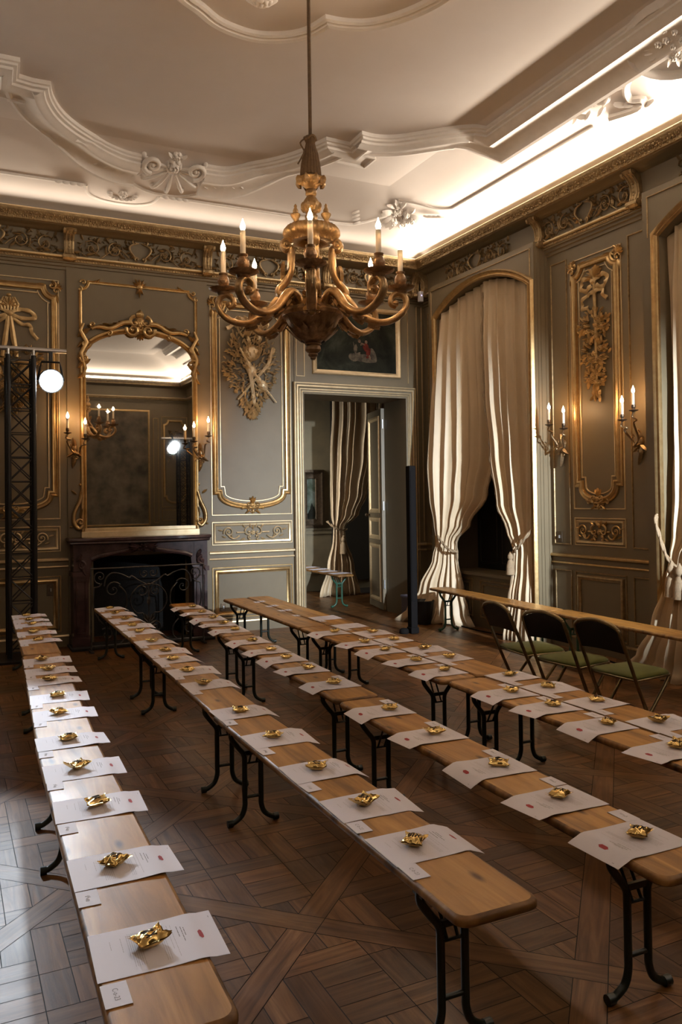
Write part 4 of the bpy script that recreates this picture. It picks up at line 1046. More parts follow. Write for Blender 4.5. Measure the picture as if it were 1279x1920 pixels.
P = [(1.305, 3.30), (1.305, 3.875 - nt_)] + [(1.305 + nt_ * math.cos(a), 3.875 + nt_ * math.sin(a)) for a in [-PI / 2 + PI / 2 * i / 6 for i in range(7)]] + \
    [(2.565 - nt_ * math.cos(a), 3.875 + nt_ * math.sin(a)) for a in [0 - PI / 2 * i / 6 for i in range(7)]] + [(2.565, 3.875 - nt_), (2.565, 3.30)]
mb.sweep(P, [(-.018, 0), (-.015, .016), (-.004, .02), (.004, .012), (.012, .02), (.018, 0)], FM)
for sg in (-1, 1):
    mb.scroll(FM, MC + sg * .60, 3.862, .032, PI, 1.1, .010, .02, 0, sg); mb.scroll(FM, MC + sg * .635, 3.79, .028, PI / 2, 1.0, .010, .02, 0, sg)
    for k in range(3): mb.leaf(FM, MC + sg * (.52 - .03 * k), 3.875, PI / 2 + sg * (1.3 - .3 * k), .06, .022, .024)
    for k in range(3): mb.leaf(FM, MC, 3.87, PI / 2 + sg * (.5 + .45 * k), .10 - .01 * k, .028, .03); 
    mb.leaf(FM, MC, 3.86, -PI / 2 + sg * .5, .08, .03, .03)
mb.leaf(FM, MC, 3.87, PI / 2, .09, .04, .035); mb.leaf(FM, MC, 3.86, -PI / 2, .11, .03, .03); mb.dome(FM, MC, 3.87, .04, .04, .04)
trim(mb, M['gold'], smooth=50)

cp = thing('chimneypiece', 'dark veined marble fireplace surround below the gilt mirror', 'fireplace', (1.89, 8.80, 0))
def subc(o): o.parent = cp; o.location = -cp.location; return o
KC = 1.895
mb = MB()                                                   # moulded shelf with a serpentine front
def shelf_pts(d): return [(KC - .755 + d, 8.995), (KC - .755 + d, 8.74), (KC - .62, 8.695 + d), (KC - .35, 8.69 + d), (KC, 8.665 + d), (KC + .35, 8.69 + d), (KC + .62, 8.695 + d), (KC + .755 - d, 8.74), (KC + .755 - d, 8.995)]
lv = [(.03, 1.075), (.012, 1.085), (.018, 1.10), (0, 1.112), (0, 1.136), (.008, 1.142)]; vs = []; k = len(shelf_pts(0))
for d, z in lv: vs += [(x, y, z) for x, y in shelf_pts(d)]
mb.add(vs, [(i * k + j, i * k + j + 1, (i + 1) * k + j + 1, (i + 1) * k + j) for i in range(len(lv) - 1) for j in range(k - 1)] + [tuple(range(k)), tuple((len(lv) - 1) * k + j for j in range(k))])
subc(mb.build('mantelshelf', M['marble'], None, smooth=40))
mb = MB(); n = 28; FM2 = lambda u, v, h: (u, 8.995 - h, v)   # frieze slab with an arched opening
op = [(KC - .565 + 1.13 * i / n, .86 + .115 * (1 - abs(2 * i / n - 1) ** 3.2) + .012 * math.cos(4 * PI * i / n)) for i in range(n + 1)]; op[0] = (KC - .565, .62); op[-1] = (KC + .565, .62)
tp = [(KC - .70 + 1.40 * i / n, 1.078) for i in range(n + 1)]
vs = [FM2(*p, .245) for p in op] + [FM2(*p, .245) for p in tp] + [FM2(*p, .0) for p in op] + [FM2(*p, .0) for p in tp]; q = n + 1
mb.add(vs, [(i, i + 1, q + i + 1, q + i) for i in range(n)] + [(2 * q + i, 2 * q + i + 1, i + 1, i) for i in range(n)] + [(0, q, 3 * q, 2 * q), (n, q + n, 3 * q + n, 2 * q + n)])
subc(mb.build('frieze', M['marble'], None, smooth=30))
mb = MB(); mb.sweep(op[1:-1], [(.0, .245), (.005, .268), (.02, .276), (.034, .262), (.045, .258), (.05, .245)], FM2); mb.rose(lambda u, v, h: FM2(u, v, .25 + h), KC, 1.03, .05, .05)
for sg in (-1, 1):
    for k in range(4): mb.leaf(lambda u, v, h: FM2(u, v, .25 + h), KC + sg * .03, 1.03, (.3 - .25 * k) if sg > 0 else PI - .3 + .25 * k, .13, .045, .035)
subc(mb.build('carved_edge', M['marble'], None, smooth=45))
for sg in (-1, 1):
    mb = MB(); x = KC + sg * .635
    mb.box((x, 8.86, .06), (.19, .27, .12)); mb.box((x, 8.875, .43), (.15, .24, .64)); mb.box((x, 8.86, .77), (.18, .27, .05))
    mb.box((x, 8.87, .95), (.15, .25, .30)); mb.sweep(rect(x - .045, x + .045, .16, .70), bead(.018, .012), lambda u, v, h: (u, 8.755 - h, v), True)
    FJ = lambda u, v, h: (u, 8.745 - h, v)
    mb.scroll(FJ, x, .86, .045, PI / 2, 1.3, .016, .02, 0, sg)
    for k in range(4): mb.leaf(FJ, x, .98 - .05 * k, -PI / 2 + (k - 1.5) * .35, .10, .045, .03)
    subc(mb.build('jamb', M['marble'], None, smooth=0, bevel=.006))
mb = MB(); mb.box((KC, 8.79, .012), (1.5, .36, .024)); subc(mb.build('hearth_slab', M['soot'], None, smooth=0, bevel=.004))

fs = thing('fire_screen', 'wrought iron scroll screen in front of the dark fireplace', 'fire screen', (KC, 8.485, 0))
def subf(o): o.parent = fs; o.location = -fs.location; return o
FS = lambda u, v, h: (KC + u, 8.485 - h, v)
mb = MB(); mb.tube([FS(-.58, .012, 0), FS(-.58, .84, 0), FS(.58, .84, 0), FS(.58, .012, 0)], .010, 6); mb.tube([FS(-.58, .06, 0), FS(.58, .06, 0)], .008, 6)
for x in (-.58, .58): mb.box((KC + x, 8.485, .01), (.03, .16, .02))
subf(mb.build('frame', M['iron'], None, smooth=40))
mb = MB(); rt_ = .0075
def sc(u, v, r, a, t, s): mb.scroll(FS, u, v, r, a, t, rt_, .0, 0, s, True, .15)
for sg in (-1, 1):
    A = lambda a: a if sg > 0 else PI - a
    sc(sg * .49, .755, .07, A(-PI / 2), 1.3, sg); sc(sg * .36, .62, .085, A(PI * .8), 1.3, -sg); sc(sg * .045, .775, .05, A(PI * .2), 1.2, -sg)
    sc(sg * .07, .585, .055, A(PI * .55), 1.4, sg); sc(sg * .38, .37, .06, A(0), 1.3, sg); sc(sg * .47, .33, .055, A(PI), 1.3, -sg); sc(sg * .07, .21, .06, A(PI / 2), 1.3, -sg); sc(sg * .43, .17, .07, A(PI * .3), 1.2, sg)
    for P in ([(.02, .655), (.10, .70), (.17, .75), (.20, .735), (.28, .775), (.37, .79), (.43, .74), (.45, .66)], [(0, .655), (.10, .64), (.175, .56), (.185, .46), (.13, .37), (.06, .36)],
              [(.30, .66), (.235, .58), (.225, .46), (.27, .36), (.34, .30), (.41, .36)], [(.55, .65), (.56, .50), (.54, .40), (.47, .285), (.42, .30)], [(.06, .36), (.04, .28), (.09, .18), (.17, .10), (.22, .06)], [(.34, .30), (.26, .22), (.25, .12), (.30, .06)], [(.55, .65), (.50, .66), (.47, .69)]):
        mb.ftube(FS, [(sg * u, v) for u, v in smooth_path(P)], rt_, .0, 6)
    for k in range(4): mb.leaf(FS, sg * .01, .28 - .02 * k, (PI / 2 - sg * (.4 + .35 * k)), .08, .03, .012, 0, 0, .0)
mb.tube([FS(0, .06, 0), FS(0, .66, 0)], .006, 6); mb.leaf(FS, 0, .44, PI / 2, .10, .04, .01, 0, 0, 0); mb.dome(FS, 0, .655, .02, .014, .014)
subf(mb.build('scrollwork', M['iron'], None, smooth=60))

# ================================================================== OVERDOOR PAINTING, TAPESTRY
op_ = thing('overdoor_painting', 'dark landscape painting in a gilt frame above the doorway', 'painting', (4.62, WY - .03, 3.04))
def subp(o): o.parent = op_; o.location = -op_.location; return o
FO = lambda u, v, h: (u, WY - .012 - h, v)
mb = MB(); mb.sweep(rect(4.01, 5.235, 3.035, 3.90), [(0, 0), (.0, .035), (.012, .045), (.03, .038), (.045, .024), (.058, .016), (.06, .006)], FO, True); subp(mb.build('frame', M['gold_line'], None))
mb = MB(); mb.fbox(FO, 4.06, 5.185, 3.085, 3.85, 0, .010); subp(mb.build('canvas', M['canvas'], None, smooth=0))
FO2 = lambda u, v, h: FO(u, v, .0105 + h * .05)
mb = MB(); rnd = random.Random(8)
for k in range(60): mb.leaf(FO2, rnd.choice((4.22, 4.30, 4.62, 4.98, 5.08)) + rnd.uniform(-.09, .09), rnd.uniform(3.3, 3.74), rnd.uniform(.9, 2.2), .11, .06, .02, 0, rnd.uniform(-.5, .5), .01)
subp(mb.build('painted_trees', M['canvas'], None))
for nm, m, L_ in (('painted_pale_figure', 'palecloth', ((4.62, 3.36, .045, .075, .3), (4.69, 3.27, .13, .045, .1), (4.85, 3.31, .040, .095, .35), (4.57, 3.27, .07, .05, -.3), (4.78, 3.24, .12, .028, .0), (4.60, 3.43, .03, .05, .5))),
                  ('painted_skin', 'flesh', ((4.655, 3.475, .020, .025, 0), (4.75, 3.47, .019, .024, 0), (4.66, 3.42, .05, .014, .6), (4.71, 3.44, .04, .012, -.4), (4.80, 3.27, .015, .05, .2))),
                  ('painted_red_robe', 'redcloth', ((4.745, 3.405, .042, .055, .2), (4.785, 3.345, .034, .055, -.4), (4.76, 3.28, .035, .025, .3)))):
    mb = MB()
    for (u, v, ru, rv, an) in L_: mb.dome(FO2, u, v, ru, rv, .012, 0, 14, an, .01)
    subp(mb.build(nm, M[m], None))
tp_ = thing('tapestry', 'large dark tapestry on the far wall seen in the mirror', 'tapestry', (2.2, FY + .03, .9))
mb = MB(); mb.fbox(FF, -.6, 4.58, .95, 3.75, .004, .02); o = mb.build('cloth', M['tapestry'], tp_, smooth=0); o.location = -tp_.location
mb = MB(); mb.sweep(rect(-.62, 4.60, .93, 3.77), [(-.03, 0), (-.02, .03), (.01, .035), (.03, .01)], FF, True); o = mb.build('gilt_border', M['gold'], tp_); o.location = -tp_.location
mb = MB(); mb.sweep(rect(4.72, 4.84, .97, 3.6), bead(.014, .012), FF, True)
P = panel_path(4.98, 5.55, 1.45, 3.55); mb.sweep(P, [(-.02, 0), (-.01, .026), (.02, .03), (.04, 0)], FF, True); mb.sweep(rect(4.93, 5.58, 1.36, 3.64), bead(.013, .01), FF, True)
mb.sweep(rect(4.93, 5.58, 1.02, 1.28), bead(.013, .01), FF, True); trim(mb, M['gold'])
mb = MB(); rnd = random.Random(3)
for k in range(60):
    v = rnd.uniform(2.55, 3.3); mb.leaf(FF, 5.26 + rnd.uniform(-.16, .16), v, rnd.uniform(0, 6.3), .1, .04, .03)
tag(mb.build('carved_trophy', M['gold_dull'], None, smooth=50), 'carved trophy on the far wall panel, seen only in the mirror', 'carving', 'carved trophies on the panels')

# ================================================================== CANDLE LIGHTS
def candle(parent, p, hgt=.105, r=.0135, power=P_SCONCE, color=AMBER):
    mb = MB(); mb.lathe([(r, 0), (r, hgt), (r * .85, hgt + .003), (0, hgt + .003)], p, 12); mb.build('candle', M['candle'], parent, smooth=40)
    mb = MB(); z = hgt + .003; mb.lathe([(.005, z), (.012, z + .007), (.0155, z + .020), (.0125, z + .034), (.005, z + .052), (.001, z + .066)], p, 12); mb.build('flame_bulb', M['flame'], parent, smooth=60)
    o = light('POINT', 'candle_light', Vector(p) + Vector((0, 0, z + .026)), power, color, None, shadow_soft_size=.016); o.parent = parent
def sconce(label, base, arms, normal, group='gilt wall sconces'):
    """base: wall point; arms: pan positions (world); normal: into the room"""
    nrm = Vector(normal); t = thing('wall_sconce', label, 'wall lamp', base, 0, group); b = Vector(base)
    side = nrm.cross(Vector((0, 0, 1)))
    F = lambda u, v, h: side * u + Vector((0, 0, v)) + nrm * h
    mb = MB(); mb.dome(F, 0, .02, .03, .06, .03, 0, 10); mb.leaf(F, 0, -.02, -PI / 2, .17, .05, .03, 0, .3); mb.leaf(F, 0, .02, PI / 2, .12, .05, .03, 0, -.3)
    for s in (-1, 1): mb.leaf(F, 0, .0, -PI / 2 + s * .6, .11, .035, .03, 0, s * .6); mb.scroll(F, s * .02, -.07, .022, 0, 1.0, .007, .02, 0, s)
    mb.build('backplate', M['bronze'], t, smooth=55)
    for k, a in enumerate(arms):
        q = Vector(a) - b; mb = MB(); out = q - nrm * q.dot(nrm) * 0
        P = smooth_path3([nrm * .02, nrm * .07 + q * .12 + Vector((0, 0, -.05)), q * .45 + Vector((0, 0, -.075)), q * .80 + Vector((0, 0, -.05)) + side * .02, q * .86 + Vector((0, 0, -.10)) + side * -.02 + Vector((0, 0, .06)), q + Vector((0, 0, -.05)) + side * .018, q + Vector((0, 0, -.012))], 7)
        mb.tube(P, [.011 - .004 * i / len(P) for i in range(len(P))], 8)
        mb.scroll(lambda u, v, h: q * .5 + side * h + Vector((0, 0, -.05 + v)) + nrm * u, 0, 0, .03, PI / 2, 1.0, .006, 0, 0, 1)
        arm = mb.build('arm', M['bronze'], t, smooth=60)
        mb = MB(); mb.lathe([(.006, -.014), (.016, -.008), (.038, .0), (.042, .006), (.036, .006), (.014, .004), (.011, .018), (.017, .026), (.019, .040), (.0165, .052), (.0, .052)], q, 16); mb.build('drip_pan', M['bronze_dark'], arm, smooth=45)
        candle(t, q + Vector((0, 0, .048)))
def pt_on_x(x, y, X): return tuple(onX(x, y, X))
def pt_on_y(x, y, Y): return tuple(onY(x, y, Y))
sconce('gilt two-candle sconce beside the lit pilaster, left of the rose carving', (WX - .004, 6.385, 2.0), (pt_on_x(1030, 797, 5.42), pt_on_x(1057, 804, 5.40)), (-1, 0, 0))
sconce('gilt two-candle sconce beside the nearer window, right of the rose carving', (WX - .004, 5.36, 1.97), (pt_on_x(1167, 788, 5.42), pt_on_x(1188, 770, 5.44)), (-1, 0, 0))
sconce('bronze two-candle sconce on the left of the gilt mirror', (1.235, WY - .024, 2.06), (pt_on_y(127, 812, 8.86), pt_on_y(160, 823, 8.80)), (0, -1, 0))
sconce('bronze two-candle sconce on the right of the gilt mirror', (2.61, WY - .024, 2.03), (pt_on_y(391, 818, 8.84), pt_on_y(364, 828, 8.78)), (0, -1, 0))

ch = thing('chandelier', 'carved giltwood chandelier with eight electric candles hanging on a brown cord', 'chandelier', (1.955, 4.365, 2.36))
HX, HY, HZ = 1.955, 4.365, 2.36
def subh(o, par=None): o.parent = par or ch; return o
def zpx(y): return onY(590, y, HY).z - HZ        # height on the axis for an image row, relative to the base
SW = Vector((math.sin(YAW), math.cos(YAW), 0))
mb = MB(); mb.tube([(0, 0, zpx(262)), (0, 0, ZC - HZ - .02)], .0115, 8); subh(mb.build('cord', M['rope']))
mb = MB(); mb.lathe([(.016, zpx(256)), (.030, zpx(258)), (.034, zpx(264)), (.026, zpx(270)), (.032, zpx(278)), (.044, zpx(290)), (.056, zpx(312)), (.062, zpx(333)), (.05, zpx(336)), (0, zpx(336))], (0, 0, 0), 40, 0, 20, .05)
for k in range(10): mb.tube(smooth_path3([(-.03, 0, zpx(262)), (-.07, -.01, zpx(275)), (-.05, -.02, zpx(290)), (-.07, -.02, zpx(305)), (-.09, -.02, zpx(316))], 3), .005, 5) if k == 0 else None
mb.tube([Vector((.034 * math.cos(a), .034 * math.sin(a), zpx(262) + .008 * math.sin(3 * a))) for a in [2 * PI * i / 24 for i in range(24)]], .008, 6, closed=True)
subh(mb.build('tassel', M['rope'], None, smooth=40))
mb = MB(); pr = [(.05, zpx(333)), (.080, zpx(337)), (.075, zpx(342)), (.045, zpx(350)), (.026, zpx(356)), (.033, zpx(361)), (.034, zpx(366)), (.024, zpx(369)), (.03, zpx(372)), (.050, zpx(382)), (.053, zpx(391)), (.040, zpx(399)), (.026, zpx(402)),
                      (.040, zpx(407)), (.036, zpx(412)), (.042, zpx(420)), (.06, zpx(424)), (.085, zpx(430)), (.06, zpx(432))]
mb.lathe(pr, (0, 0, 0), 32, 0, 8, .035)
for k in range(8):
    a = 2 * PI * k / 8; Fk = lambda u, v, h, a=a: (math.cos(a) * (.055 + h) - math.sin(a) * u, math.sin(a) * (.055 + h) + math.cos(a) * u, v)
    mb.leaf(Fk, 0, zpx(352), PI / 2, .06, .045, .035, 0, 0); mb.leaf(lambda u, v, h, a=a: (math.cos(a) * (.03 + h) - math.sin(a) * u, math.sin(a) * (.03 + h) + math.cos(a) * u, v), 0, zpx(398), PI / 2, .05, .035, .03)
subh(mb.build('stem', M['chand'], None, smooth=50))
mb = MB(); mb.lathe([(.05, zpx(428)), (.11, zpx(425)), (.145, zpx(428)), (.163, zpx(435)), (.166, zpx(442)), (.150, zpx(449)), (.13, zpx(452)), (.125, zpx(456)), (.09, zpx(457)), (.05, zpx(450)), (.05, zpx(428))], (0, 0, 0), 108, 0, 36, .03)
subh(mb.build('crown_ring', M['chand'], None, smooth=50))
for k in range(4):
    a = PI / 4 + k * PI / 2 - YAW; mb = MB(); mb.lathe([(.012, 0), (.012, .02), (.028, .045), (.030, .055), (.016, .066), (.016, .078), (.008, .095), (.010, .104), (.003, .116), (0, .118)], (.125 * math.cos(a), .125 * math.sin(a), zpx(430)), 14); subh(mb.build('finial', M['chand'], None, smooth=50))
for k in range(4):                                            # S-shaped stays from crown to body
    a = k * PI / 2 - YAW + .12; e = Vector((math.cos(a), math.sin(a), 0)); t = Vector((-math.sin(a), math.cos(a), 0)); zz = Vector((0, 0, 1))
    mb = MB(); P = smooth_path3([e * .125 + zz * zpx(462), e * .150 + zz * zpx(454), e * .168 + zz * zpx(462), e * .150 + zz * zpx(470), e * .125 + zz * zpx(468), e * .122 + zz * zpx(490), e * .130 + zz * zpx(512), e * .160 + zz * zpx(532), e * .195 + zz * zpx(545), e * .19 + zz * zpx(556), e * .13 + zz * zpx(566), e * .08 + zz * zpx(572)], 6)
    for off in (-.014, 0, .014): mb.tube([p + t * off for p in P], [.023 if off == 0 else .018] * len(P), 8)
    for s in (-1, 1): mb.scroll(lambda u, v, h: e * (.148 + u) + zz * (zpx(462) + v) + t * (s * .028 + h * s), 0, 0, .026, 0, 1.2, .008, 0, 0, 1)
    for q in range(5): mb.leaf(lambda u, v, h: e * (.15 + h) + t * u + zz * v, 0, zpx(520) - .012 * q, PI / 2 + (q - 2) * .25, .09, .04, .03)
    subh(mb.build('stay', M['chand'], None, smooth=60))
mb = MB(); mb.lathe([(.04, zpx(540)), (.055, zpx(552)), (.09, zpx(566)), (.13, zpx(578)), (.168, zpx(583)), (.182, zpx(589)), (.178, zpx(595)), (.160, zpx(598)), (.150, zpx(606)), (.125, zpx(620)), (.090, zpx(632)), (.055, zpx(640)), (.046, zpx(643)), (.050, zpx(646)), (.040, zpx(649)), (.0, zpx(649))], (0, 0, 0), 48)
for k in range(16):
    a = 2 * PI * k / 16; mb.leaf(lambda u, v, h, a=a: (math.cos(a) * (.060 + (v - zpx(642)) * 1.05 + h) - math.sin(a) * u, math.sin(a) * (.060 + (v - zpx(642)) * 1.05 + h) + math.cos(a) * u, v), 0, zpx(641), PI / 2, .085, .05, .012)
subh(mb.build('bowl', M['chand_dark'], None, smooth=45))
mb = MB(); mb.lathe([(.04, zpx(645)), (.036, zpx(648)), (.046, zpx(652)), (.048, zpx(657)), (.036, zpx(661)), (.026, zpx(663)), (.030, zpx(666)), (.022, zpx(669)), (.016, zpx(670)), (.018, zpx(672)), (.010, zpx(675)), (0, zpx(675))], (0, 0, 0), 24, 0, 8, .04); subh(mb.build('pendant_knob', M['chand_dark'], None, smooth=45))
RA = .523; ZP = 2.752 - HZ
for k in range(8):
    a = -PI / 2 - YAW + k * PI / 4 + .02; e = Vector((math.cos(a), math.sin(a), 0)); t = Vector((-math.sin(a), math.cos(a), 0)); zz = Vector((0, 0, 1)); B = ZP
    mb = MB(); P = smooth_path3([e * .10 + zz * (B - .15), e * .13 + zz * (B - .06), e * .18 + zz * (B - .045), e * .225 + zz * (B - .085), e * .27 + zz * (B - .14), e * .345 + zz * (B - .185), e * .43 + zz * (B - .195), e * .51 + zz * (B - .16), e * .555 + zz * (B - .10), e * .545 + zz * (B - .045), e * .505 + zz * (B - .025),
                           e * .468 + zz * (B - .05), e * .468 + zz * (B - .09), e * .495 + zz * (B - .10)], 5)
    n = len(P)
    for off in (-.012, 0, .012): mb.tube([p + t * off for p in P], [(.023 if off == 0 else .018) * (1.0 + .45 * max(0, 1 - i / (n * .4)) - .25 * i / n) for i in range(n)], 8)
    mb.dome(lambda u, v, h: e * (.49 + u) + zz * (B - .085 + v) + t * h, 0, 0, .022, .022, .03, 0, 8); mb.dome(lambda u, v, h: e * (.49 + u) + zz * (B - .085 + v) - t * h, 0, 0, .022, .022, .03, 0, 8)
    for q in range(5):                                       # acanthus wrapped round the arm root
        i0 = 6 + q * 5; f = P[i0]; tg = (P[i0 + 1] - P[i0 - 1]).normalized(); nn = tg.cross(t); r0 = .040 - .003 * q
        for s in (-1, 0, 1):
            mb.leaf(lambda u, v, h: f + tg * u + t * (v + s * r0 * .75) + nn * (-(h + r0 * (.95 if s == 0 else .45))), -.03, 0, s * .25, .075, .036, .014)
        mb.dome(lambda u, v, h: f + tg * u + t * v - nn * (h + r0 * .8), .03, 0, .016, .024, .018, 0, 7)
    arm = subh(mb.build('arm', M['chand'], None, smooth=60)); c = e * RA + zz * B
    mb = MB(); mb.lathe([(.02, -.03), (.034, -.024), (.040, -.012), (.060, -.006), (.082, .004), (.086, .012), (.078, .013), (.03, .010), (.022, .018), (.031, .034), (.036, .052), (.030, .074), (.022, .088), (.026, .094), (.027, .102), (.020, .104), (0, .104)], c, 20); mb.build('drip_pan', M['chand_dark'], arm, smooth=45)
    candle(ch, c + zz * .10, .13, .0150, P_CHAND, WARM)

# ================================================================== STAGE LIGHTING
GT = 'lighting trusses'
def truss(label, c, top, pipe0, pipe1, lamps, az):
    t = thing('lighting_truss', label, 'truss', (c[0], c[1], 0), az, GT)
    mb = MB(); s = .115
    for x in (-s, s):
        for y in (-s, s): mb.tube([(x, y, .03), (x, y, top)], .024, 10)
    t1 = mb.build('chords', M['black'], t, smooth=50)
    mb = MB(); n = int((top - .1) / .235)
    for k in range(n):
        z0 = .08 + k * .235; z1 = z0 + .235
        for sg in (-1, 1):
            for (a, b) in (((-s, sg * s, z0), (s, sg * s, z1)), ((s, sg * s, z0), (-s, sg * s, z1))): mb.tube([a, b], .007, 6)
            a, b = (((sg * s, -s, z0), (sg * s, s, z1)) if k % 2 else ((sg * s, s, z0), (sg * s, -s, z1))); mb.tube([a, b], .007, 6)
    for z in [.08 + k * .235 for k in range(n + 1)]:
        mb.tube([(-s, -s, z), (s, -s, z), (s, s, z), (-s, s, z)], .006, 6, closed=True)
    mb.build('bracing', M['black'], t, smooth=50)
    mb = MB(); mb.box((0, 0, .012), (.55, .55, .024)); mb.build('base_plate', M['black'], t, smooth=0, bevel=.003)
    mb = MB()
    for x in (-s, s):
        for y in (-s, s): mb.tube([(x, y, top), (x, y, top + .055)], .014, 8)
    mb.build('spigot', M['alu'], t, smooth=50)
    mb = MB(); mb.tube([(pipe0, 0, top + .08), (pipe1, 0, top + .08)], .024, 12); mb.build('crossbar', M['alu'], t, smooth=50)
    return t
def stage_light(label, p, target):
    p = Vector(p); t = thing('stage_light', label, 'stage light', p, 0, 'stage spotlights')
    d = (Vector(target) - p).normalized(); x = d.cross(Vector((0, 0, 1))).normalized(); y = x.cross(d)
    fr = lambda a, b, c: x * a + y * b + d * c
    mb = MB(); rings = [(.085, -.20), (.105, -.17), (.112, -.05), (.118, .02), (.118, .085)]
    vs = [fr(r * math.cos(2 * PI * k / 20), r * math.sin(2 * PI * k / 20), z) for r, z in rings for k in range(20)]
    mb.add(vs, [(i * 20 + k, i * 20 + (k + 1) % 20, (i + 1) * 20 + (k + 1) % 20, (i + 1) * 20 + k) for i in range(4) for k in range(20)] + [tuple(range(20))])
    mb.build('housing', M['black'], t, smooth=40)
    mb = MB(); vs = [fr(r * math.cos(2 * PI * k / 24), r * math.sin(2 * PI * k / 24), z) for r, z in ((.108, .07), (.06, .082)) for k in range(24)] + [fr(0, 0, .086)]
    mb.add(vs, [(k, (k + 1) % 24, 24 + (k + 1) % 24, 24 + k) for k in range(24)] + [(24 + k, 24 + (k + 1) % 24, 48) for k in range(24)])
    mb.build('lens', M['lens'], t, smooth=60)
    mb = MB(); mb.tube([x * .125, x * .125 + Vector((0, 0, .14)) - x * .03, x * .085 + Vector((0, 0, .185)), x * -.085 + Vector((0, 0, .185)), x * -.095 + Vector((0, 0, .14)), x * -.125], .010, 8); mb.build('yoke', M['black'], t, smooth=40)
    mb = MB(); mb.box((0, 0, .235), (.035, .05, .10)); mb.tube([(0, 0, .185), (0, 0, .20)], .012); mb.build('clamp', M['black'], t, smooth=0, bevel=.003)
truss('black lattice lighting truss standing behind the far end of the leftmost bench row', (.665, 8.52), 2.95, -1.4, .435, 2, 0)
stage_light('bright white spotlight hanging from the crossbar beside the gilt mirror', (LAMP1.x, 8.52, 2.795 - .065), (.6, 2.0, 1.5))
stage_light('spotlight at the out-of-frame left end of the crossbar', (LAMP3.x, 8.52, 2.795 - .065), (-.1, 2.5, .5))
truss('black lattice lighting truss behind the camera, seen only in the mirror', (4.9, -.35), 2.85, -.5, .5, 1, 0)
stage_light('bright spotlight behind the camera, reflected in the mirror', (LAMP2.x, -.35, 2.70), (3.2, 9.0, 1.8))

sp = thing('column_speaker', 'tall slim black column loudspeaker standing beside the doorway', 'speaker', (4.70, 7.86, 0))
HS = onY(772, 873, 7.80).z; mb = MB(); mb.box((0, 0, HS / 2 + .03), (.082, .09, HS - .06)); mb.build('cabinet', M['blackplastic'], sp, smooth=0, bevel=.012)
mb = MB(); mb.box((0, -.047, HS / 2 + .15), (.066, .006, HS - .42)); mb.build('grille', M['blackplastic'], sp, smooth=0, bevel=.002)
mb = MB(); mb.box((0, 0, .035), (.10, .11, .07)); mb.build('foot', M['blackplastic'], sp, smooth=0, bevel=.01)
mb = MB(); mb.lathe([(.05, 0), (.055, .01), (.05, .045), (.03, .06), (0, .06)], (0, 0, 0), 14); o = mb.build('floor_weight', M['blackplastic'], None, smooth=50)
o.location = onZ(758, 1188, 0); tag(o, 'small black round weight on the floor beside the column loudspeaker', 'weight')
bn = thing('storage_box', 'low grey box in the room corner behind the column loudspeaker', 'box', (5.27, 8.74, 0))
mb = MB(); mb.box((0, 0, .14), (.26, .26, .27)); mb.build('body', M['purple'], bn, smooth=0, bevel=.01)
mb = MB(); mb.box((0, 0, .285), (.28, .28, .03)); mb.build('lid', M['purple'], bn, smooth=0, bevel=.008)
tb = thing('waste_bin', 'black tapered bin beside the tied curtain in the corner', 'bin', (5.15, 8.36, 0))
mb = MB(); mb.lathe([(.085, 0), (.09, .01), (.125, .27), (.132, .275), (.128, .285), (.118, .275), (.08, .015), (0, .012)], (0, 0, 0), 22); mb.build('bucket', M['black'], tb, smooth=40)
mb = MB(); mb.tube([(.13 * math.cos(a), .13 * math.sin(a), .278) for a in [2 * PI * i / 22 for i in range(22)]], .006, 6, closed=True); mb.build('rim', M['black'], tb, smooth=60)
# little white alarm sensor high in the corner, light switches on the panels
al = thing('motion_sensor', 'small white sensor with violet light high in the room corner', 'sensor', (5.45, 8.80, 4.07))
mb = MB(); mb.box((0, 0, 0), (.055, .05, .13)); mb.box((.03, .06, .02), (.03, .12, .03)); mb.build('housing', M['switch'], al, smooth=0, bevel=.006)
mb = MB(); mb.dome(lambda u, v, h: (u, -.026 - h, v), 0, .01, .008, .008, .004); mb.build('indicator', M['led'], al)
def plate(label, F, u, v, name='light_switch', m='bronze_dark', s=1.0):
    c = Vector(F(u, v, 0)); t = thing(name, label, 'switch' if 'switch' in name else 'socket', c)
    G = lambda a, b, h: Vector(F(u + a, v + b, h)) - c
    mb = MB(); mb.fbox(G, -.035 * s, .035 * s, -.055 * s, .055 * s, 0, .010); mb.build('plate', M[m], t, smooth=0, bevel=.002)
    mb = MB(); mb.fbox(G, -.007, .007, -.016, .016, .01, .022); mb.build('toggle', M['alu'], t, smooth=0, bevel=.002)
plate('dark brass light switch low on the narrow panel below the first sconce', FR, onX(1051, 1006, WX).y, onX(1051, 1006, WX).z)
plate('dark square switch plate on the dado panel behind the truss', FB, onY(95, 1106, WY).x, onY(95, 1106, WY).z, s=1.1)
plate('small round-edged socket on the dado panel left of the doorway', FB, 2.86, .29, 'wall_socket', s=.8)
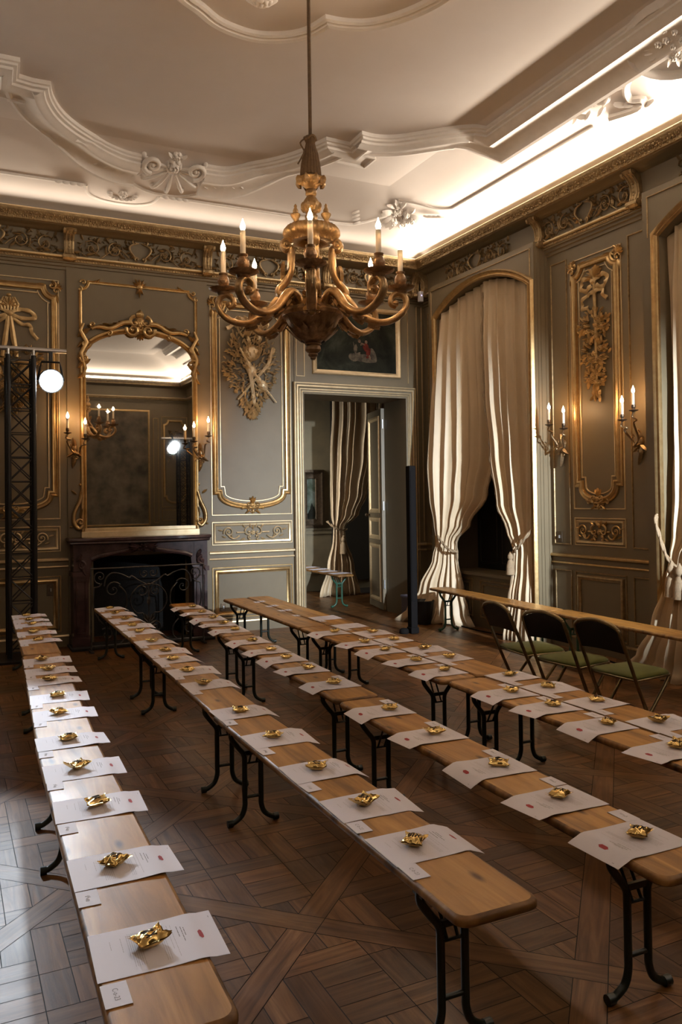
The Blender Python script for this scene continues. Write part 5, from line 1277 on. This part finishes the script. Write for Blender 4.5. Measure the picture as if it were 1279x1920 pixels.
# ================================================================== BENCHES
BL, BWD, BT, BH = 2.18, .255, .028, .47
def uv_world(o, sx=1.0):
    me = o.data; ul = me.uv_layers.new(name='UVMap')
    for pl in me.polygons:
        for li in pl.loop_indices:
            c = me.vertices[me.loops[li].vertex_index].co; ul.data[li].uv = (c.y, c.x + c.z * .7)
def board_mesh():
    bm = bmesh.new(); r = .035; hw, hl = BWD / 2, BL / 2; pts = []
    for cx, cy, a0 in ((hw - r, hl - r, 0), (-hw + r, hl - r, PI / 2), (-hw + r, -hl + r, PI), (hw - r, -hl + r, PI * 1.5)):
        for i in range(6): a = a0 + PI / 2 * i / 5; pts.append((cx + r * math.cos(a), cy + r * math.sin(a)))
    mb = MB(); n = len(pts)
    lay = [(.006, BH - BT), (0, BH - BT + .006), (0, BH - .009), (.004, BH - .003), (.011, BH)]
    vs = []
    for d, z in lay:
        for x, y in pts:
            k = Vector((x, y)); s = 1 - d / max(.02, min(hw, hl)); vs.append((x - math.copysign(min(d, abs(x)), x), y - math.copysign(min(d, abs(y)), y), z))
    fs = [(i * n + j, i * n + (j + 1) % n, (i + 1) * n + (j + 1) % n, (i + 1) * n + j) for i in range(len(lay) - 1) for j in range(n)]
    mis = [1] * len(fs)
    mb.add(vs, fs, 1); mb.add([vs[(len(lay) - 1) * n + j] for j in range(n)], [tuple(range(n))], 0); mb.add([vs[j] for j in range(n)], [tuple(range(n))[::-1]], 1)
    bm.free(); return mb
def leg_mb(sy, mi=0):
    mb = MB(); y = sy * (BL / 2 - .235)
    for s in (-1, 1):
        P = smooth_path3([(s * .104, y, BH - BT - .004), (s * .102, y, BH - BT - .035), (s * .072, y, .365), (s * .043, y, .325), (s * .040, y, .27), (s * .040, y, .13), (s * .041, y, .085), (s * .056, y, .045), (s * .088, y, .022), (s * .108, y, .016)], 4)
        mb.tube(P, .0125, 10)
        mb.tube([(s * .100, y, .0165), (s * .125, y, .0165)], .0165, 10)
    mb.tube([(-.04, y, .128), (.04, y, .128)], .008, 8); mb.box((0, y, .333), (.085, .012, .020)); mb.tube([(-.04, y, .285), (.04, y, .285)], .005, 6)
    mb.box((0, y, BH - BT - .008), (.225, .05, .016))
    return mb
def brace_mb(sy):
    mb = MB(); y = sy * (BL / 2 - .235)
    for s in (-.018, .018): mb.tube([(s, y, .284), (s, y - sy * .09, BH - BT - .006)], .0055, 6)
    mb.box((0, y - sy * .095, BH - BT - .006), (.09, .03, .012))
    return mb
GB = 'wooden benches of the catwalk rows'
def make_bench(legm):
    t = thing('bench', 'bench', 'bench')
    b = board_mesh().build('board', [M['pine'], M['pine_edge']], t, smooth=50); uv_world(b)
    for sy in (-1, 1):
        l = leg_mb(sy).build('leg', M[legm], t, smooth=50); brace_mb(sy).build('brace', M[legm], l, smooth=50)
    return t
bench0 = make_bench('green_shaded'); bench_used = [0]; benchg = make_bench('green'); benchg_used = [0]
def place_bench(near, far, label, group, green=False):
    src, used = (benchg, benchg_used) if green else (bench0, bench_used)
    t = src if not used[0] else copy_tree(src); used[0] = 1
    a, b = Vector(near), Vector(far); c = (a + b) / 2; d = b - a
    t.location = (c.x, c.y, 0); t.rotation_euler = (0, 0, math.atan2(-d.x, d.y)); t['label'] = label; t['group'] = group
    return t
def axis(near, far):                                       # end points for a bench of true length along the line
    a, b = Vector(near), Vector(far); d = (b - a).normalized(); c = (a + b) / 2; return c - d * BL / 2, c + d * BL / 2
ROWS = {}
ROWN = {1: 'leftmost row', 2: 'second row from the left', 3: 'third row from the left', 4: 'left half of the double row', 5: 'right half of the double row'}
POS = ['nearest', 'middle', 'farthest']
SPEC = {1: [((.412, 1.60), (.472, 3.78)), ((.480, 3.80), (.592, 5.98)), ((.600, 6.0), (.672, 8.18))],
        2: [((1.268, 1.70), (1.297, 3.88)), ((1.305, 3.90), (1.378, 6.08)), ((1.384, 6.10), (1.436, 8.28))],
        3: [((1.880, 1.62), (1.945, 3.80)), ((1.950, 3.83), (2.035, 6.01)), ((2.045, 6.03), (2.165, 8.21))],
        4: [((2.660, 1.74), (2.690, 3.92)), ((2.665, 3.94), (2.712, 6.12)), ((2.718, 6.14), (2.762, 8.30))],
        5: [((2.925, 1.76), (2.955, 3.94)), ((2.932, 3.96), (2.978, 6.14)), ((2.985, 6.16), (3.030, 8.32))]}
for r, bs in SPEC.items():
    ROWS[r] = []
    for k, (a, b) in enumerate(bs):
        a, b = axis(a, b); ROWS[r].append((a, b))
        place_bench(a, b, '%s wooden bench of the %s' % (POS[k], ROWN[r]), GB)
a, b = axis((5.005, 5.86), (5.155, 8.04)); place_bench(a, b, 'bare wooden bench in front of the curtained window along the right wall', 'bare benches along the right wall', True)
a, b = axis((4.905, 3.66), (5.02, 5.84)); place_bench(a, b, 'bare wooden bench behind the folding chairs, cut by the right photo edge', 'bare benches along the right wall', True)
BBa, BBb = axis((4.93, 10.22), (5.00, 12.0)); BBa, BBb = Vector((4.93, 10.0)), Vector((4.99, 12.18))
place_bench(BBa, BBb, 'bench with bright green legs in the adjoining room through the doorway', 'bench in the adjoining room', True)

def on_row(r, y):
    for a, b in ROWS[r]:
        if a.y - .012 <= y <= b.y + .012:
            t = (y - a.y) / (b.y - a.y); return a + (b - a) * t, math.atan2(-(b - a).x, (b - a).y)
    a, b = ROWS[r][0]
    return a + (b - a) * ((y - a.y) / (b.y - a.y)), math.atan2(-(b - a).x, (b - a).y)

# ================================================================== PRINTED SHEETS, CARDS, PACKETS
def sheet_mesh(seed, droop):
    """A4 sheet; local x runs from the foot (0, at the bench edge) to the head (.297, hanging over the other edge)"""
    rnd = random.Random(seed); mb = MB(); LN, WD = .297, .210; nu, nv = 18, 6
    lift = rnd.uniform(.000, .004); tw = rnd.uniform(-.010, .010); k1 = rnd.uniform(.8, 1.2)
    def z(u, v):
        over = max(0, u - .236); base = .0012 + lift * math.sin(PI * min(1, u / .24)) * (.5 + .5 * v / WD)
        return base - droop * k1 * (over / .06) ** 1.6 + tw * (u / LN) ** 3 * (v / WD - .5) * 1.6 + .004 * max(0, (u - .17) / .07) * (1 if u < .24 else max(0, 1 - (u - .24) / .02))
    for off, rev in ((.0004, False), (-.0004, True)):
        vs = [(LN * i / nu, WD * (j / nv - .5), z(LN * i / nu, WD * j / nv) + off) for i in range(nu + 1) for j in range(nv + 1)]
        fs = [(i * (nv + 1) + j, (i + 1) * (nv + 1) + j, (i + 1) * (nv + 1) + j + 1, i * (nv + 1) + j + 1) for i in range(nu) for j in range(nv)]
        mb.add(vs, [f[::-1] for f in fs] if rev else fs, 0)
    def quad(u, v0, v1, h, m):                             # a printed dash across the sheet
        zz = .0009
        p = [(u - h, v0), (u + h, v0), (u + h, v1), (u - h, v1)]
        mb.add([(a, b - WD / 2, z(a, b) + zz) for a, b in p], [(0, 1, 2, 3)], m)
    def line(u, v0, v1, h, m):
        v = v0
        while v < v1 - .004:
            w = min(rnd.uniform(.006, .019), v1 - v); quad(u, v, v + w, h, m); v += w + .0017
    # reading order runs from the head (large u) down; v from the left margin (large v) to the right
    line(.218, .112, .150, .0009, 2); line(.212, .088, .190 - .03, .0009, 2); line(.203, .112, .165, .0009, 2)
    u = .190
    for n_, ln in ((1, .148), (1, .11), (0, .10), (3, .150), (1, .07)):
        for q in range(n_): line(u, .178 - ln, .178, .0005, 1); u -= .0048
        u -= .0035
    u = .112
    for q in range(7): line(u, .030 + (.05 if q == 6 else 0), .178, .0005, 1); u -= .0047
    line(.070, .10, .165, .0006, 1); line(.045, .12, .16, .0006, 1); quad(.288, .176, .184, .0006, 2)
    hx = [(.248, .092), (.2535, .092 - .0), (.2535, .127), (.248, .127)]
    pts = [(.2465, .094), (.2530, .085), (.2595, .094), (.2595, .117), (.2530, .126), (.2465, .117)]
    mb.add([(a, b - WD / 2, z(a, b) + .0009) for a, b in pts], [tuple(range(6))], 3)
    return mb
PM = [M['paper'], M['ink'], M['inkbold'], M['red']]
sheets = []
for k in range(8):
    o = sheet_mesh(100 + k, (.002, .003, .001, .016, .011, .020, .009, .014)[k]).build('printed_sheet', PM, None, smooth=60, recalc=False); sheets.append([o, False])
def pillow(seed, sx=.043, sy=.037, hh=.0125):
    rnd = random.Random(seed); mb = MB(); n = 22; ph = [rnd.uniform(0, 6.28) for _ in range(6)]; cw = [rnd.uniform(-.35, .35) for _ in range(4)]
    bend = rnd.uniform(-.004, .006)
    def pt(i, j, s):
        a, b = 2 * i / n - 1, 2 * j / n - 1
        aa, bb = min(1, abs(a) / .84), min(1, abs(b) / .93)
        prof = max(0, 1 - aa ** 2.6) ** .7 * max(0, 1 - bb ** 2.4) ** .65
        fan = math.sin(11 * b + ph[0]) * aa ** 3 * (1 - bb ** 4)
        wr = .0024 * fan + .0016 * math.sin(6 * a + 5 * b + ph[1]) * (.25 + abs(b)) + .0012 * math.sin(9 * b - 7 * a + ph[2])
        x = sx * a * (1 - .20 * (1 - b * b) * abs(a) ** 2); y = sy * b * (1 - .26 * (1 - a * a) * abs(b) ** 2)
        tip = (.007 + .004 * math.sin(ph[3] + 2 * a + b)) * (abs(a) ** 5) * (1 + cw[(0 if a < 0 else 1) + (0 if b < 0 else 2)] * 1.8) * (.5 + .5 * b * b)
        z = hh + s * hh * prof + (wr if prof > .02 else .45 * wr) * (1 if s > 0 else .3) + tip + bend * a * a
        return (x, y, max(.0008, z * 1.02 - (.004 if s < 0 else 0)))
    for s in (1, -1):
        vs = [pt(i, j, s) for i in range(n + 1) for j in range(n + 1)]
        fs = [(i * (n + 1) + j, (i + 1) * (n + 1) + j, (i + 1) * (n + 1) + j + 1, i * (n + 1) + j + 1) for i in range(n) for j in range(n)]
        mb.add(vs, fs if s > 0 else [f[::-1] for f in fs])
    return mb, pt, n
packets = []
for k in range(8):
    mb, pt, n = pillow(300 + k)
    o = mb.build('foil_packet', M['foil'], None, smooth=28, recalc=False)
    tx = MB()                                              # dark block lettering down the middle: broad strokes parted by thin gaps
    def on(a, b): p = pt((a * 1.45 + 1) * n / 2, (b * 1.3 + 1) * n / 2, 1); return (p[0], p[1], p[2] + .0005)
    for (x0, y0, x1, y1) in ((-.22, .30, .22, .30), (-.22, .18, .22, .18), (-.22, .04, .22, .04), (-.22, -.12, .0, -.26), (.22, -.12, .0, -.26), (-.22, -.40, .0, -.26), (.22, -.40, .0, -.26), (-.22, .30, -.22, .18)):
        dx, dy = x1 - x0, y1 - y0; l = math.hypot(dx, dy); nx, ny = -dy / l * .045, dx / l * .045
        seg = 4; vs = []
        for q in range(seg + 1):
            t = q / seg; vs += [on(x0 + dx * t + nx, y0 + dy * t + ny), on(x0 + dx * t - nx, y0 + dy * t - ny)]
        tx.add(vs, [(2 * q, 2 * q + 1, 2 * q + 3, 2 * q + 2) for q in range(seg)])
    tx.build('lettering', M['foilink'], o, smooth=0, recalc=False)
    packets.append([o, False])
cards = []
mb = MB(); mb.box((0, 0, .0009), (.056, .088, .0010)); o = mb.build('seat_card', M['paper'], None, smooth=0); cards.append([o, False])
mb2 = MB(); rnd = random.Random(4)
for k in range(5): mb2.tube([(.004 + rnd.uniform(-.005, .005), -.018 + k * .007, .0016), (-.004 + rnd.uniform(-.004, .004), -.016 + k * .007, .0016), (.003, -.013 + k * .007, .0016)], .00022, 4)
mb2.build('pencil_scribble', M['inkbold'], o, smooth=0)
for p in packets + sheets + cards: pass
def take(pool, k):
    e = pool[k % len(pool)]
    if not e[1]: e[1] = True; return e[0]
    return copy_tree(e[0])
def written(card, text):
    for c in list(card.children): bpy.data.objects.remove(c)
    cu = bpy.data.curves.new('writing', 'FONT'); cu.body = text; cu.size = .017; cu.align_x = 'CENTER'; cu.align_y = 'CENTER'; cu.offset = -.0001
    tmp = bpy.data.objects.new('tmp', cu); COL.objects.link(tmp); bpy.context.view_layer.update()
    me = bpy.data.meshes.new_from_object(tmp); bpy.data.objects.remove(tmp)
    o = bpy.data.objects.new('handwriting', me); COL.objects.link(o); o.parent = card; o.location = (0, 0, .0017); o.rotation_euler = (0, 0, -PI / 2)
    me.materials.clear(); me.materials.append(M['inkbold'])

LAY = {1: [8.04, 7.72, 7.43, 6.97, 6.55, 5.72, 5.36, 5.05, 4.61, 4.24, 3.75, 3.33, 2.91, 2.40, 1.945],
       2: [8.14, 7.72, 7.30, 6.90, 6.56, 6.04, 5.63, 5.30, 4.90, 4.50, 3.84, 3.35, 2.88, 2.48, 2.13],
       3: [7.80, 7.37, 6.95, 6.60, 6.26, 5.70, 5.28, 4.96, 4.60, 4.16, 3.52, 3.06, 2.59, 2.21, 1.86],
       4: [5.75, 5.22, 4.89, 4.49, 4.14, 3.51, 3.18, 2.82, 2.42],
       5: [6.50, 5.98, 5.58, 5.22, 4.80, 4.46, 3.83, 3.50, 3.14, 2.72]}
PKX = {1: .005, 2: .000, 3: .02, 4: .03, 5: .005}
SHORT = {1: 'leftmost bench row', 2: 'second bench row', 3: 'third bench row', 4: 'left half of double row', 5: 'right half of double row'}
rnd = random.Random(77); kk = 0
PROT = {(1, 14): .22, (1, 13): .75, (1, 12): .12, (1, 11): .5, (1, 10): .05, (2, 14): .8, (2, 13): .45, (3, 14): .55, (3, 13): .5, (3, 12): -.6}
for r, ys in LAY.items():
    n = len(ys)
    for i, y in enumerate(ys):
        o_near = n - i; c, ang = on_row(r, y); flip = r in (3, 4); jit = rnd.uniform(-.035, .035)
        perp = Vector((math.cos(ang), math.sin(ang))); along = Vector((-math.sin(ang), math.cos(ang)))
        s = take(sheets, (i % 3) if r == 1 else 3 + (kk % 5)); e = c + perp * ((BWD / 2 - .004) * (1 if flip else -1))
        s.location = (e.x, e.y, BH); s.rotation_euler = (0, 0, ang + (PI if flip else 0) + jit)
        tag(s, 'printed sheet with red stamp, %s from near end of %s' % (ORD[o_near], SHORT[r]), 'paper sheet', 'printed sheets on the benches')
        bare = (r == 5 and i < 2)
        if not bare:
            p = take(packets, kk if kk < 8 else kk * 3 + r); q = c + perp * (PKX[r] + rnd.uniform(-.012, .012) - (.02 if not flip else -.02) * 0) + along * rnd.uniform(.0, .02)
            p.location = (q.x, q.y, BH + .0062); p.rotation_euler = (rnd.uniform(-.06, .06), rnd.uniform(-.06, .06), PROT.get((r, i), rnd.uniform(-.9, .9)))
            tag(p, 'gold foil packet on %s sheet from near end of %s' % (ORD[o_near], SHORT[r]), 'packet', 'gold foil packets on the sheets')
        kd = take(cards, 0)
        q = c + perp * ((BWD / 2 - .032) * (1 if flip else -1)) + along * ((.105 + .041 + rnd.uniform(0, .012)) * (1 if flip else -1))
        if r == 1 and i >= 12: q += along * -.006
        kd.location = (q.x, q.y, BH + (.001 if True else 0)); kd.rotation_euler = (0, 0, ang + (PI if flip else 0) + rnd.uniform(-.05, .05))
        tag(kd, 'white seat card beside %s sheet from near end of %s' % (ORD[o_near], SHORT[r]), 'card', 'seat cards on the benches')
        kk += 1
        kd['k'] = '%d_%d' % (r, o_near)
for o in [o for o in COL.objects if 'k' in o]:
    tx = {'1_1': 'C-a-23', '2_1': 'C-b-23', '2_2': 'C-b-22'}.get(o['k'])
    del o['k']
    if tx: written(o, tx)
for r, lst in ((4, [(7.86, .10), (7.49, .10), (7.14, .10), (6.77, .10)]), (5, [(7.90, -.095), (7.52, -.095), (7.15, -.095)])):
    for i, (y, dx) in enumerate(lst):
        kd = copy_tree(cards[0][0]); c, ang = on_row(r, y); kd.location = (c.x + dx, c.y, BH + .0006); kd.rotation_euler = (0, 0, ang + rnd.uniform(-.1, .1))
        for ch_ in list(kd.children): pass
        tag(kd, 'white card lying alone, %s from far end of %s' % (ORD[i + 1], SHORT[r]), 'card', 'seat cards on the benches')
for i, y in enumerate((10.25, 10.62, 11.0, 11.4)):          # sheets on the bench next door
    s = copy_tree(sheets[i % 3][0]); t = (y - BBa.y) / (BBb.y - BBa.y); c = BBa + (BBb - BBa) * t
    s.location = (c.x - BWD / 2 + .004, c.y, BH); s.rotation_euler = (0, 0, rnd.uniform(-.05, .05))
    tag(s, 'white sheet on the green-legged bench in the next room, %s from its near end' % ORD[i + 1], 'paper sheet', 'sheets in the adjoining room')

# ================================================================== FOLDING CHAIRS
def make_chair():
    """origin on the floor under the seat; faces +x, width along y"""
    t = thing('folding_chair', 'chair', 'chair'); W2 = .195
    fr = MB()
    for s in (-1, 1):                                      # back tube running down into the front foot
        fr.tube(smooth_path3([(-.315, s * W2 * .93, .775), (-.302, s * W2 * .99, .735), (-.20, s * W2, .50), (-.165, s * W2, .42), (.0, s * W2, .06), (.022, s * W2, .012)], 5), .0125, 10)
    fr.tube(smooth_path3([(-.315, -W2 * .93, .775), (-.322, -W2 * .72, .80), (-.327, -W2 * .3, .818), (-.328, 0, .822), (-.327, W2 * .3, .818), (-.322, W2 * .72, .80), (-.315, W2 * .93, .775)], 5), .0130, 10)
    fr.tube([(-.045, -W2, .16), (-.045, W2, .16)], .007, 8)
    fr.build('back_frame', M['brass'], t, smooth=60)
    for s in (-1, 1):
        mb = MB(); mb.tube(smooth_path3([(.17, s * (W2 - .022), .425), (.10, s * (W2 - .02), .34), (-.19, s * (W2 - .02), .012)], 5), .0115, 10); mb.build('rear_leg', M['brass'], t, smooth=60)
    mb = MB(); mb.tube([(-.17, -(W2 - .02), .035), (-.17, W2 - .02, .035)], .007, 8); mb.build('stretcher', M['brass'], t, smooth=60)
    mb = MB(); n = 14; rows = []
    for zi, (z0, x0, hw) in enumerate(((.615, -.247, .97), (.66, -.266, .975), (.72, -.292, .97), (.765, -.310, .93))):
        rows.append([(x0 - .012 * (1 - (2 * i / n - 1) ** 2), W2 * hw * (2 * i / n - 1), z0 + (.045 * (1 - (2 * i / n - 1) ** 2) if zi == 3 else (.01 * (1 - (2 * i / n - 1) ** 2) if zi == 0 else .02 * (1 - (2 * i / n - 1) ** 2)))) for i in range(n + 1)])
    for dx, rev in ((-.011, False), (.013, True)):
        vs = [(x + dx, y, z) for r_ in rows for x, y, z in r_]; fs = [(j * (n + 1) + i, j * (n + 1) + i + 1, (j + 1) * (n + 1) + i + 1, (j + 1) * (n + 1) + i) for j in range(3) for i in range(n)]
        mb.add(vs, fs if not rev else [f[::-1] for f in fs])
    o = 4 * (n + 1)
    mb.f += [(i, i + 1, o + i + 1, o + i) for i in range(n)] + [(3 * (n + 1) + i, 3 * (n + 1) + i + 1, o + 3 * (n + 1) + i + 1, o + 3 * (n + 1) + i) for i in range(n)]
    mb.f += [(j * (n + 1), (j + 1) * (n + 1), o + (j + 1) * (n + 1), o + j * (n + 1)) for j in range(3)] + [(j * (n + 1) + n, (j + 1) * (n + 1) + n, o + (j + 1) * (n + 1) + n, o + j * (n + 1) + n) for j in range(3)]
    mb.m += [0] * (2 * n + 6); mb.build('backrest', M['leather'], t, smooth=50)
    mb = MB(); P = [(-.165, -.195), (.16, -.175), (.19, -.155), (.20, -.11), (.20, .11), (.19, .155), (.16, .175), (-.165, .195)]; m = len(P)
    lv = [(.93, .432), (1.0, .440), (1.0, .452), (.90, .468), (.60, .482), (.25, .486)]
    vs = [(x * s, y * s, z) for s, z in lv for x, y in P] ; mb.add(vs, [(i * m + k, i * m + (k + 1) % m, (i + 1) * m + (k + 1) % m, (i + 1) * m + k) for i in range(5) for k in range(m)] + [tuple(range(m))[::-1], tuple(5 * m + k for k in range(m))])
    st = mb.build('seat_cushion', M['velvet'], t, smooth=75)
    mb = MB(); mb.tube([(x * 1.02, y * 1.02, .434) for x, y in P], .007, 8, closed=True); mb.build('seat_rim', M['brass'], t, smooth=60)
    return t
chair0 = make_chair()
for i, (x, y, rz, lab) in enumerate(((3.655, 4.52, R(-6), 'folding chair with olive velvet seat, leftmost of the three behind the benches'),
                                     (3.640, 4.08, R(7), 'folding chair with bright olive velvet seat, middle one of the three'),
                                     (3.690, 3.645, R(3), 'folding chair with olive velvet seat, rightmost and nearest of the three'))):
    c = chair0 if i == 0 else copy_tree(chair0)
    c.location = (x * 1.045, y * 1.045, 0); c.rotation_euler = (0, 0, rz); c.scale = (.925,) * 3; c['label'] = lab; c['group'] = 'olive folding chairs by the double row'
# a cable lying along the foot of the right wall
mb = MB(); mb.tube(smooth_path3([(5.45, 8.3, .008), (5.40, 7.6, .008), (5.47, 7.0, .008), (5.38, 6.4, .008), (5.44, 5.8, .008), (5.36, 5.2, .008), (5.42, 4.6, .008)], 6), .007, 6)
tag(mb.build('cable', M['blackplastic'], None, smooth=60), 'black cable lying on the floor along the right wall', 'cable')
